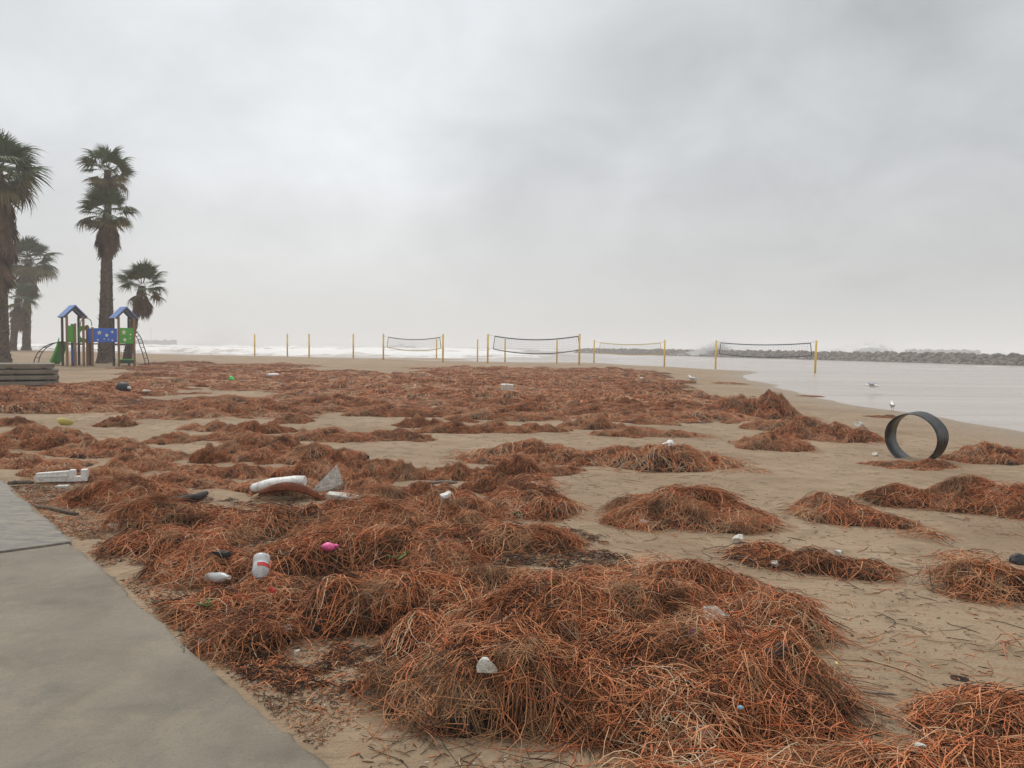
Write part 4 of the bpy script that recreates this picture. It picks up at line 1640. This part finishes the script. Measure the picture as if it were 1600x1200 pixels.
# ------------------------------------------------------------------ stacked decking
dp = at_dist(92, 603, 24.5)
zb = float(ground(dp.x, dp.y))
words = ['bottom', 'second', 'third', 'top']
for i in range(4):
    root = tag(empty('decking_panel', (dp.x, dp.y, zb + .185 * i), math.radians(30 + [0, 1.0, -.6, .8][i])),
               f'weathered grey boardwalk panel, {["lowest", "second lowest", "second highest", "topmost"][i]} of the stack by the palms', 'boardwalk panel', 'stacked boardwalk panels')
    ox = [0, .02, -.02, -.10][i]
    for k in range(6):
        ln = 3.4 + (.0 if k % 2 else -.07)
        MB().box((ox - 3.4 + ln / 2, .14 + k * .27, .095), (ln, .255, .13), bevel=.025).build('board', M['deck'], root)
    for k in range(4):
        MB().box((ox - 3.15 + k * .95, .82, .015 - .002), (.12, 1.55, .05), bevel=.006).build('bearer', M['drift'], root)

# ------------------------------------------------------------------ black pipe ring
rp = hit(1432, 717, False)
ring = empty('pipe_ring', (rp.x, rp.y, float(ground(rp.x, rp.y)) - .07))
tag(ring, 'black plastic pipe section standing on edge like a ring', 'pipe')
Rr, ln, th_ = .385, .31, .017
yaw = math.radians(-(27.5 + 27))
prof = [(Rr - th_, -ln / 2), (Rr - .006, -ln / 2), (Rr, -ln / 2 + .012)]
for k in range(6):
    yk = -ln / 2 + .03 + k * (ln - .06) / 5
    prof += [(Rr, yk), (Rr + .003, yk + .008), (Rr + .003, yk + .02), (Rr, yk + .028)]
prof += [(Rr - .006, ln / 2), (Rr - th_, ln / 2), (Rr - th_ - .004, 0)]
bm = bmesh.new()
n_ = 72
rows = []
for k in range(n_):
    a = 2 * math.pi * k / n_
    rows.append([bm.verts.new((math.cos(a) * r_ * (1.02 + .012 * math.sin(3 * a + 1)), y_ + .01 * math.sin(5 * a) * (y_ > 0), Rr + math.sin(a) * r_ * .955)) for r_, y_ in prof])
for k in range(n_):
    r0_, r1_ = rows[k], rows[(k + 1) % n_]
    for j in range(len(prof)):
        q = (j + 1) % len(prof)
        bm.faces.new((r0_[j], r0_[q], r1_[q], r1_[j])).smooth = True
bmesh.ops.recalc_face_normals(bm, faces=bm.faces[:])
me = bpy.data.meshes.new('wall')
bm.to_mesh(me)
bm.free()
o = link('wall', me, M['pipe'], ring)
o.rotation_euler = (math.radians(3), math.radians(-2), yaw)

# ------------------------------------------------------------------ gulls
def gull(loc, rz, label, flying=False):
    root = tag(empty('gull', loc, rz), label, 'gull')
    bm = bmesh.new()
    zc_ = .21 if not flying else 0
    spine = [(-.27, .012, .02), (-.2, .03, .015), (-.12, .06, 0), (0, .078, -.005), (.09, .068, .01), (.145, .043, .05), (.17, .036, .085), (.195, .040, .105), (.225, .036, .108), (.25, .012, .10)]
    if flying:
        spine = [(x, r, z * .25) for x, r, z in spine]
    rows = []
    for x, r, z in spine:
        rows.append([bm.verts.new((x, math.cos(a) * r, zc_ + z + math.sin(a) * r * .95)) for a in [2 * math.pi * k / 12 for k in range(12)]])
    for a_, b_ in zip(rows, rows[1:]):
        for k in range(12):
            bm.faces.new((a_[k], a_[(k + 1) % 12], b_[(k + 1) % 12], b_[k])).smooth = True
    bm.faces.new(rows[0])
    bm.faces.new(rows[-1])
    bmesh.ops.recalc_face_normals(bm, faces=bm.faces[:])
    me = bpy.data.meshes.new('body')
    bm.to_mesh(me)
    bm.free()
    link('body', me, M['gullw'], root)
    hz = zc_ + (.105 if not flying else .026)
    MB().tube([(.245, 0, hz), (.285, 0, hz - .006), (.30, 0, hz - .016)], [.012, .009, .002], 6).build('beak', M['beak'], root)
    for s_ in (-1, 1):
        bm = bmesh.new()
        if flying:
            out = [(.10, .05, .03), (.13, .3, .13), (.02, .66, .10), (-.10, .70, .08), (-.06, .35, .10), (-.10, .05, .02)]
        else:
            out = [(.11, .066, .02), (.05, .086, .045), (-.12, .075, .045), (-.31, .02, .02), (-.2, .065, -.015), (0, .088, -.02)]
        top_ = [bm.verts.new((x, s_ * y, zc_ + z + .008)) for x, y, z in out]
        bot = [bm.verts.new((x, s_ * (y - (.0 if flying else .012)), zc_ + z - .008)) for x, y, z in out]
        bm.faces.new(top_)
        bm.faces.new(list(reversed(bot)))
        for k in range(6):
            bm.faces.new((top_[k], bot[k], bot[(k + 1) % 6], top_[(k + 1) % 6]))
        bmesh.ops.recalc_face_normals(bm, faces=bm.faces[:])
        me = bpy.data.meshes.new('wing')
        bm.to_mesh(me)
        bm.free()
        link('wing', me, M['gullg'], root)
        if not flying:
            MB().tube([(0, s_ * .03, zc_ - .05), (.005, s_ * .03, .09), (-.005, s_ * .03, .004), (.05, s_ * .035, .002)], [.014, .008, .007, .006], 6).build('leg', M['beak'], root)
    return root


g = hit(1394, 643, False)
gull((g.x, g.y, g.z), 1.2, 'white gull standing on the wet lagoon edge').scale = (.8,) * 3
g = hit(1081, 600, False)
gull((g.x, g.y, g.z), 1.9, 'white gull standing on dry sand near the volleyball posts').scale = (1.1,) * 3
g = at_dist(1363, 603, 30)
gull(g, 2.6, 'grey winged gull flying low over the lagoon', True).scale = (1.0,) * 3

# ------------------------------------------------------------------ flotsam
def chunk(seed, dims, cuts_=5, rough=.05, sub=2):
    rng = np.random.default_rng(seed)
    bm = bmesh.new()
    bmesh.ops.create_icosphere(bm, subdivisions=sub, radius=.5)
    ns = rng.normal(size=(cuts_, 3))
    ns /= np.linalg.norm(ns, axis=1, keepdims=True)
    ds = rng.uniform(.16, .34, cuts_)
    for v in bm.verts:
        c_ = np.array(v.co)
        for n_, d_ in zip(ns, ds):
            k = c_ @ n_
            if k > d_:
                c_ = c_ - n_ * (k - d_)
        v.co = c_ * 1.25 * (1 + rng.uniform(-rough, rough)) * np.array(dims)
    for f_ in bm.faces:
        f_.smooth = rough < .04
    me = bpy.data.meshes.new('chunk')
    bm.to_mesh(me)
    bm.free()
    return me


def slab(seed, poly, th, warp=.01):
    """irregular flat piece with real thickness; poly in xy"""
    rng = np.random.default_rng(seed)
    bm = bmesh.new()
    n_ = len(poly)
    cx_, cy_ = sum(p_[0] for p_ in poly) / n_, sum(p_[1] for p_ in poly) / n_
    rings = []
    for sc_ in (1.0, .62, .25):
        for zz in (0, 1):
            rings.append([bm.verts.new((cx_ + (x - cx_) * sc_ + rng.normal(0, warp * .3), cy_ + (y - cy_) * sc_ + rng.normal(0, warp * .3), zz * th + rng.normal(0, warp) * (1 if zz else .3))) for x, y in poly])
    b0, t0, b1, t1, b2, t2 = rings
    for k in range(n_):
        j = (k + 1) % n_
        for q in ((b0[k], b0[j], t0[j], t0[k]), (t0[k], t0[j], t1[j], t1[k]), (t1[k], t1[j], t2[j], t2[k]), (b0[j], b0[k], b1[k], b1[j]), (b1[j], b1[k], b2[k], b2[j])):
            bm.faces.new(q)
    bm.faces.new(t2)
    bm.faces.new(list(reversed(b2)))
    bmesh.ops.recalc_face_normals(bm, faces=bm.faces[:])
    me = bpy.data.meshes.new('slab')
    bm.to_mesh(me)
    bm.free()
    return me


def crumple(seed, dims, amp=.35):
    rng = np.random.default_rng(seed)
    bm = bmesh.new()
    bmesh.ops.create_icosphere(bm, subdivisions=3, radius=.5)
    dirs = rng.normal(size=(26, 3))
    dirs /= np.linalg.norm(dirs, axis=1, keepdims=True)
    am = rng.uniform(-amp, amp, 26)
    for v in bm.verts:
        c_ = np.array(v.co) * 2
        k = np.max(np.where(c_ @ dirs.T > .6, (c_ @ dirs.T - .6) * 2.5, 0) * am) + np.min(np.where(c_ @ dirs.T > .6, (c_ @ dirs.T - .6) * 2.5, 0) * am)
        v.co = c_ * .5 * (1 + k) * np.array(dims)
    me = bpy.data.meshes.new('crumpled')
    bm.to_mesh(me)
    bm.free()
    return me


def lay(name, me, m_, px, py, label, cat, rot=(0, 0, 0), sink=0.0, weed=True, group=None):
    p_ = hit(px, py, weed)
    o = link(name, me, m_)
    o.location = (p_.x, p_.y, p_.z + .055 * (1 if weed and near_T(p_.x, p_.y) > .05 else .4 if weed else 0) - sink)
    if weed and near_T(p_.x, p_.y) > .05:
        o.location += Vector((0, -.05, .03))      # on top of the loose outer strands
    o.rotation_euler = rot
    return tag(o, label, cat, group)


def size_at(px, py, wpx, weed=True):
    return wpx * hit(px, py, weed).y / F_PX


FOAMS = [  # px, py, width px, aspect, label
    (762, 1070, 26, (1, .9, .95), 'round pitted foam ball on the left flank of the largest heap'),
    (1068, 1182, 32, (1, .7, .6), 'broken foam chunk with grey cracks at the foot of the largest heap'),
    (446, 990, 30, (1, .5, .4), 'lumpy off white foam stick in dark crumbs'),
    (319, 1011, 15, (1, 1, .9), 'small pale shell lump at the walkway edge'),
    (178, 828, 26, (1, .5, .45), 'yellowish foam stick with holes near the walkway'),
    (1004, 819, 14, (1, .8, .7), 'foam crumb at the foot of the rounded heap'),
    (1155, 848, 30, (1, .5, .4), 'greenish white torn foam piece on open sand'),
    (1211, 887, 15, (1, .8, .9), 'little white foam cube beside the narrow seaweed strip'),
    (1305, 880, 14, (1, .8, .7), 'white foam crumb lying in the narrow seaweed strip'),
    (463, 1026, 10, (1, 1, .8), 'tiny white crumb in the dark litter by the walkway'),
    (1502, 877, 12, (1, .6, .5), 'white crumb on the sparse dark weed trail'),
    (1341, 667, 15, (1, .8, .8), 'foam lump behind the long seaweed heap'),
    (1367, 712, 13, (1.1, .6, .6), 'small white jar shape on sand by the pipe ring'),
    (719, 631, 12, (1, .6, .6), 'white scrap deep in the seaweed carpet'),
    (1424, 1190, 16, (1, .7, .7), 'white crumb under the straw coloured corner heap'),
    (770, 763, 9, (1, .8, .8), 'white crumb on top of the blanket beside an orange scrap'),
]
for i, (px, py, w, asp, label) in enumerate(FOAMS):
    k = size_at(px, py, w)
    lay('foam_lump', chunk(300 + i, tuple(k * a * 1.15 for a in asp), 9, .09), M['foamw'], px, py, label, 'foam', (0, 0, i * .7))
k = size_at(1112, 985, 34)
o = lay('foam_sheet', slab(1, [(-.5 * k, -.42 * k), (.1 * k, -.5 * k), (.42 * k, -.2 * k), (.6 * k, .1 * k), (.3 * k, .22 * k), (.1 * k, .5 * k), (-.5 * k, .45 * k)], .02, .004), M['foamw'], 1112, 985, 'cream torn sheet of foam standing out on the largest heap', 'foam', (.75, .1, .1))
k = size_at(1097, 1155, 30)
o = lay('foam_block', slab(2, [(-.5 * k, -.4 * k), (.45 * k, -.45 * k), (.5 * k, .3 * k), (-.4 * k, .42 * k)], .04, .006), M['speckle'], 1097, 1158, 'two toned foam block with grey face above the cracked chunk', 'foam', (.9, 0, .15))
# plastic channel piece with a notch
k = size_at(96, 755, 75)
root = empty('plastic_channel')
p_ = hit(96, 754)
root.location = (p_.x, p_.y, p_.z + .02)
root.rotation_euler = (0, 0, .30)
tag(root, 'white moulded plastic channel with a square notch near the walkway', 'plastic piece')
MB().prism([(-.5 * k, .06 * k), (-.46 * k, .0), (.16 * k, -.02 * k), (.16 * k, .2 * k), (-.45 * k, .17 * k)], -.07 * k, .07 * k).build('trough', M['plastic'], root)
MB().prism([(.165 * k, -.02 * k), (.5 * k, -.02 * k), (.5 * k, .22 * k), (.38 * k, .22 * k), (.38 * k, .08 * k), (.27 * k, .08 * k), (.27 * k, .22 * k), (.165 * k, .22 * k)], -.085 * k, .085 * k).build('bracket', M['plastic'], root)
MB().box((-.15 * k, -.078 * k, .1 * k), (.6 * k, .016 * k, .02 * k)).build('rib', M['plastic'], root)
k = size_at(98, 761, 19)
lay('foam_offcut', slab(3, [(-.5 * k, -.3 * k), (.5 * k, -.3 * k), (.45 * k, .3 * k), (-.45 * k, .3 * k)], .02, .003), M['foamw'], 98, 762, 'small white foam offcut below the plastic channel', 'foam', (0, 0, .1), .02)
# the pile of white and brown wreckage
p_ = hit(430, 779)
sc_ = p_.y / F_PX
mb = MB()
mb.tube([(-41 * sc_, 0, 8 * sc_), (-36 * sc_, 0, 10 * sc_), (-10 * sc_, .0, 20 * sc_), (25 * sc_, 0, 27 * sc_), (40 * sc_, 0, 28 * sc_)], [7 * sc_, 11 * sc_, 13 * sc_, 12 * sc_, 11 * sc_], 12)
o = mb.build('foam_fender', M['plastic'])
o.location = (p_.x, p_.y + .12, p_.z + .03)
o.scale = (1.05, 1, .72)
tag(o, 'long white padded roll lying behind the brown palm sheath', 'padding')
bm = bmesh.new()
rows = []
for t in np.linspace(0, 1, 18):
    x = (-28 + 108 * t) * sc_
    zc_ = (4 + 26 * math.sin(math.pi * min(1, t * .95 + .08)) ** .8 - 5 * t) * sc_
    w_ = (2 + 8 * math.sin(math.pi * (t * .85 + .12)) ** 1.2) * sc_
    rows.append([bm.verts.new((x, yy * w_ * 1.1, zc_ - abs(yy) ** 1.6 * w_ * 1.0 + dz)) for yy, dz in [(-1, 0), (-.5, 0), (0, 0), (.5, 0), (1, 0), (1, -.012), (.5, -.012), (0, -.012), (-.5, -.012), (-1, -.012)]])
for a_, b_ in zip(rows, rows[1:]):
    for k in range(10):
        f_ = bm.faces.new((a_[k], a_[(k + 1) % 10], b_[(k + 1) % 10], b_[k]))
        f_.smooth = True
bm.faces.new(rows[0])
bm.faces.new(rows[-1])
bmesh.ops.recalc_face_normals(bm, faces=bm.faces[:])
me = bpy.data.meshes.new('palm_sheath')
bm.to_mesh(me)
bm.free()
root = empty('palm_sheath', (p_.x + 6 * sc_, p_.y - .06, p_.z + .0))
tag(root, 'curved dark red brown palm sheath lying across white wreckage', 'palm sheath')
link('blade', me, M['sheath'], root)
MB().tube([(-42 * sc_, -.02, -.02), (-34 * sc_, 0, 3 * sc_), (-20 * sc_, 0, 10 * sc_)], [3.5 * sc_, 4.5 * sc_, 4 * sc_], 8).build('stalk', M['sheathtan'], root)
p2 = hit(512, 776)
o = link('speckled_board', slab(5, [(-32 * sc_, -8 * sc_), (26 * sc_, -12 * sc_), (8 * sc_, 36 * sc_)], .03, .003), M['speckle'])
o.location = (p2.x + .01, p2.y + .10, float(surf(p2.x, p2.y + .1)) + .07)
o.rotation_euler = (1.2, 0, .1)
tag(o, 'grey speckled triangular board propped up behind the palm sheath', 'board')
o = link('foam_sheet', slab(6, [(-26 * sc_, -6 * sc_), (28 * sc_, -9 * sc_), (32 * sc_, 3 * sc_), (5 * sc_, 9 * sc_), (-24 * sc_, 8 * sc_)], .03, .008), M['foamw'])
p2 = hit(538, 782)
o.location = (p2.x, p2.y, p2.z + .01)
o.rotation_euler = (.25, .08, 0)
tag(o, 'flat white broken sheet at the end of the palm sheath', 'foam')


def bottle(name, loc, L_, r_, rot, m_, label, with_label=True):
    root = tag(empty(name, loc), label, 'bottle')
    root.rotation_euler = rot
    prof_ = [(0, .55), (.03, .95), (.12, 1), (.28, .96), (.33, .9), (.38, .97), (.62, 1), (.78, .8), (.88, .42), (.93, .36)]
    MB().tube([(0, 0, L_ * (t - .45)) for t, _ in prof_], [r_ * q for _, q in prof_], 16).build('body', m_, root)
    MB().tube([(0, 0, L_ * .48), (0, 0, L_ * .545)], r_ * .42, 12).build('cap', M['drift'] if with_label else M['plastic'], root)
    if with_label:
        mb = MB()
        bm = mb.bm
        lo, hi = [], []
        for a in np.linspace(-.2, 1.9, 9):
            lo.append(bm.verts.new((math.cos(a) * r_ * 1.03, math.sin(a) * r_ * 1.03, L_ * -.02)))
            hi.append(bm.verts.new((math.cos(a) * r_ * 1.03, math.sin(a) * r_ * 1.03, L_ * .12)))
        for k in range(8):
            bm.faces.new((lo[k], lo[k + 1], hi[k + 1], hi[k]))
        mb.build('label', M['redlab'], root)
    return root


p_ = hit(406, 912)
k = p_.y / F_PX
bottle('bottle', (p_.x, p_.y + .02, p_.z + .09), 46 * k, 13.5 * k, (math.radians(130), 0, math.radians(12)), M['clear'], 'cloudy white plastic bottle with a red label in the weed')
p_ = hit(338, 915)
bottle('bottle', (p_.x, p_.y, p_.z + .05), 62 * k, 8.5 * k, (math.radians(80), 0, math.radians(58)), M['clear'], 'slim clear bottle half covered by seaweed strands', False)
p_ = hit(343, 880)
k = p_.y / F_PX
root = tag(empty('rubber_grip', (p_.x, p_.y, p_.z + .05), -.35), 'black ribbed rubber piece behind the slim clear bottle', 'rubber piece')
MB().box((0, 0, 0), (36 * k, 12 * k, 7 * k), bevel=.006).build('body', M['blackr'], root)
for i in range(4):
    MB().box((0, (-4.5 + 3 * i) * k, 4.2 * k), (34 * k, 1.3 * k, 1.8 * k)).build('rib', M['blackr'], root)
k = size_at(515, 864, 22)
root = tag(empty('balloon'), 'bright pink deflated balloon on the seaweed blanket', 'balloon')
p_ = hit(513, 866)
root.location = (p_.x, p_.y, p_.z + .045)
link('skin', crumple(4, (k, k * .7, k * .62), .22), M['pink'], root)
MB().tube([(k * .4, 0, 0), (k * .55, 0, .01), (k * .72, -.01, .005)], [k * .16, k * .10, k * .14], 8).build('neck', M['pink'], root)
SCRAPS = [  # name, px, py, w px, dims, mat, label, cat
    ('wrapper', 426, 936, 20, (.6, .5, 1.0), 'redlab', 'crumpled red wrapper below the labelled bottle', 'wrapper'),
    ('wrapper', 697, 791, 22, (1, .6, .5), 'plastic', 'crumpled white wrapper on the seaweed blanket', 'wrapper'),
    ('plastic_scrap', 785, 777, 9, (.8, .6, 1.4), 'orange', 'upright orange scrap on the seaweed blanket', 'scrap'),
    ('plastic_scrap', 1355, 1172, 13, (1, .8, .9), 'orange', 'bright orange scrap on sand beside the corner heap', 'scrap'),
    ('plastic_scrap', 1307, 1044, 10, (1.4, .5, .4), 'yel', 'yellow scrap on sand right beside the largest heap', 'scrap'),
    ('plastic_scrap', 1077, 1010, 12, (.8, .7, 1), 'purple', 'purple scrap sunk into the largest heap', 'scrap'),
    ('plastic_scrap', 1150, 1133, 9, (1, .8, .7), 'blue', 'light blue scrap at the foot of the largest heap', 'scrap'),
    ('plastic_bag', 1046, 697, 42, (1, .4, .3), 'plastic', 'white plastic bag spread over the oval seaweed heap', 'bag'),
    ('plastic_bag', 362, 597, 10, (1, .8, .8), 'green', 'bright green bag in the far seaweed', 'bag'),
    ('plastic_bag', 425, 590, 20, (1, .5, .28), 'plastic', 'flat white bag in the far seaweed', 'bag'),
    ('plastic_bag', 1002, 596, 10, (1, .6, .5), 'plastic', 'white bag between two dark rags on far sand', 'bag'),
    ('rag', 995, 596, 8, (1, .6, .5), 'blackr', 'dark rag touching the white bag on far sand', 'rag'),
    ('black_lump', 1593, 880, 30, (1, .8, .6), 'blackr', 'black rounded lump beside the red orange heap', 'lump'),
    ('tide_clump', 1510, 1058, 56, (1, .55, .05), 'rot', 'brown flat matted clump alone on the open sand', 'clump'),
    ('tide_clump', 990, 852, 34, (1, .5, .05), 'rot', 'dark leathery clump between the big blanket and rounded heap', 'clump'),
    ('tide_clump', 915, 868, 62, (1, .35, .05), 'rot', 'long dark kelp scrap on sand near the blanket', 'clump'),
]
for i, (nm, px, py, w, dims, mk, label, cat) in enumerate(SCRAPS):
    far = py < 720
    k = size_at(px, py, w, not far)
    o = lay(nm, crumple(500 + i, tuple(k * d_ for d_ in dims), .9 if nm == 'tide_clump' else .5), M[mk], px, py, label, cat, (0, 0, i * 1.1 if nm != 'tide_clump' else .2), (.028 if nm == 'tide_clump' else 0) if not far else -(.10 if nm == 'plastic_bag' and py > 560 else 0) , not far)
    if px == 1046:
        o.location = at_dist(1046, 697, hit(1050, 732, False).y + .3)
k = size_at(792, 619, 19, False)
o = lay('foam_box', slab(8, [(-.5 * k, -.3 * k), (.5 * k, -.3 * k), (.5 * k, .3 * k), (-.5 * k, .3 * k)], .4 * k, .012), M['foamw'], 792, 619, 'white foam box lid in the middle of the seaweed carpet', 'box', (.15, .05, .1), -.2, False)
k = size_at(230, 618, 11, False)
lay('foam_offcut', slab(9, [(-.5 * k, -.3 * k), (.5 * k, -.25 * k), (.5 * k, .3 * k), (-.5 * k, .3 * k)], .1 * k, .006), M['foamw'], 230, 619, 'flat white offcut beside the half buried black buoy', 'foam', (.1, 0, .3), -.13, False)
# half buried buoy
p_ = hit(192, 617, False)
k = p_.y / F_PX
bm = bmesh.new()
bmesh.ops.create_uvsphere(bm, u_segments=24, v_segments=14, radius=11 * k)
for f_ in bm.faces:
    f_.smooth = True
me = bpy.data.meshes.new('shell')
bm.to_mesh(me)
bm.free()
root = tag(empty('buoy', (p_.x, p_.y, p_.z + .16)), 'black ball buoy half buried in the seaweed carpet', 'buoy')
link('shell', me, M['blackr'], root)
MB().tube([(9 * k, -3 * k, 2 * k), (14 * k, -4 * k, 2 * k)], 2.2 * k, 8).build('eyelet', M['plastic'], root)
# yellow broken bowl
p_ = hit(101, 668, False)
k = p_.y / F_PX
bm = bmesh.new()
rows = []
for rr_, zz in ((.2, 0), (.6, .1), (.9, .35), (1, .62), (.93, .62), (.84, .37), (.55, .14), (.2, .05)):
    rows.append([bm.verts.new((math.cos(a) * rr_ * 13 * k, math.sin(a) * rr_ * 13 * k, zz * 13 * k)) for a in np.linspace(.1, 3.5, 15)])
for a_, b_ in zip(rows, rows[1:] + rows[:1]):
    for q in range(14):
        bm.faces.new((a_[q], a_[q + 1], b_[q + 1], b_[q])).smooth = True
bm.faces.new([r_[0] for r_ in rows])
bm.faces.new([r_[-1] for r_ in rows])
bmesh.ops.recalc_face_normals(bm, faces=bm.faces[:])
me = bpy.data.meshes.new('broken_bowl')
bm.to_mesh(me)
bm.free()
o = link('broken_bowl', me, M['yel'])
o.location = (p_.x, p_.y, p_.z + .03)
o.rotation_euler = (.5, .1, 2.9)
tag(o, 'half of a pale yellow plastic bowl on bare sand', 'bowl')
# leaves
for i, (px, py, w, label) in enumerate([(322, 960, 26, 'green leaf cluster on weed at the walkway edge'), (805, 812, 14, 'small green leaf on the blanket near the orange scrap'),
                                        (296, 836, 12, 'single pale green leaf in the blanket behind the slim bottle'), (620, 882, 34, 'dark green leaf tuft in the middle of the blanket'), (866, 925, 16, 'green leaf on the back of the largest heap')]):
    p_ = hit(px, py)
    k = w * p_.y / F_PX
    root = tag(empty('leaf_sprig', (p_.x, p_.y, p_.z + .035), i * .8), label, 'leaves')
    for q in range(3):
        mb = slab(40 + i * 3 + q, [(0, -.02 * k), (.25 * k, -.16 * k), (.5 * k, -.13 * k), (.72 * k, 0), (.5 * k, .14 * k), (.25 * k, .15 * k)], .003, .004)
        o = link('leaf', mb, M['leaf'], root)
        o.rotation_euler = (.3 * (q - 1), -.35 - .1 * q, q * 2.2 - .6)
# driftwood, sticks
def stick(pa, pb, r_, m_, label, name='stick', cat='stick', seed=0, lift=.012, weed=True):
    a_, b_ = hit(*pa, weed), hit(*pb, weed)
    rng = np.random.default_rng(seed)
    o0 = a_.copy()
    pts = []
    for t in np.linspace(0, 1, 8):
        q = a_.lerp(b_, float(t))
        g_ = float(surf(q.x, q.y)) if weed else float(ground(q.x, q.y))
        pts.append(Vector((q.x + rng.normal(0, r_ * .5), q.y + rng.normal(0, r_ * .5), max(g_, q.z - .02) + lift)) - o0)
    o = MB().tube(pts, [r_ * rng.uniform(.75, 1.1) * (.6 if j in (0, 7) else 1) for j in range(8)], 7).build(name, m_)
    o.location = o0
    return tag(o, label, cat)


stick((55, 793), (122, 806), .022, M['drift'], 'brown driftwood stick lying against the walkway edge', seed=1)
stick((255, 786), (322, 775), .034, M['char'], 'blackened driftwood log in the seaweed blanket', 'driftwood_log', 'log', seed=2, lift=.03)
stick((655, 764), (716, 761), .02, M['drift2'], 'straight grey stick on the far side of the blanket', seed=3, lift=.05)
stick((14, 757), (52, 757), .03, M['drift'], 'flat dark plank end beside the far walkway panel', 'plank', 'plank', seed=4)
stick((1338, 1084), (1400, 1090), .006, M['drift2'], 'thin pale twig on open sand near the largest heap', 'twig', 'twig', seed=5)
stick((1525, 1075), (1598, 1098), .006, M['drift'], 'dark thin twig on open sand beside the matted clump', 'twig', 'twig', seed=6)
stick((1345, 1028), (1450, 1066), .004, M['sheathtan'], 'long thin root on open sand, end curled towards the largest heap', 'root', 'root', seed=7, lift=.004)
stick((1450, 1066), (1500, 1125), .004, M['sheathtan'], 'long thin root on open sand running into the corner heap', 'root', 'root', seed=8, lift=.004)
stick((1200, 1035), (1245, 1030), .03, M['char'], 'black bark piece sticking out of the largest heap', 'bark_piece', 'bark', seed=9, lift=.02)
stick((1225, 945), (1265, 965), .03, M['char'], 'dark bark piece on the shoulder heap edge', 'bark_piece', 'bark', seed=10, lift=.02)
stick((1140, 875), (1190, 890), .006, M['drift'], 'thin dark twig across the dark shoulder heap', 'twig', 'twig', seed=11, lift=.03)

# ------------------------------------------------------------------ haze
bm = bmesh.new()
bmesh.ops.create_cube(bm, size=1)
me = bpy.data.meshes.new('haze')
bm.to_mesh(me)
bm.free()
hz = link('haze', me)
hz.location = (0, 600, 7.8)
hz.scale = (3400, 3600, 19.6)
hz['kind'] = 'stuff'
hm = bpy.data.materials.new('haze')
hm.use_nodes = True
hn = hm.node_tree
hn.nodes.clear()
ho = hn.nodes.new('ShaderNodeOutputMaterial')
hv = hn.nodes.new('ShaderNodeVolumePrincipled')
hv.inputs['Color'].default_value = (.97, .965, .955, 1)
hv.inputs['Density'].default_value = .0016
hv.inputs['Anisotropy'].default_value = .0
hn.links.new(hv.outputs[0], ho.inputs['Volume'])
me.materials.append(hm)
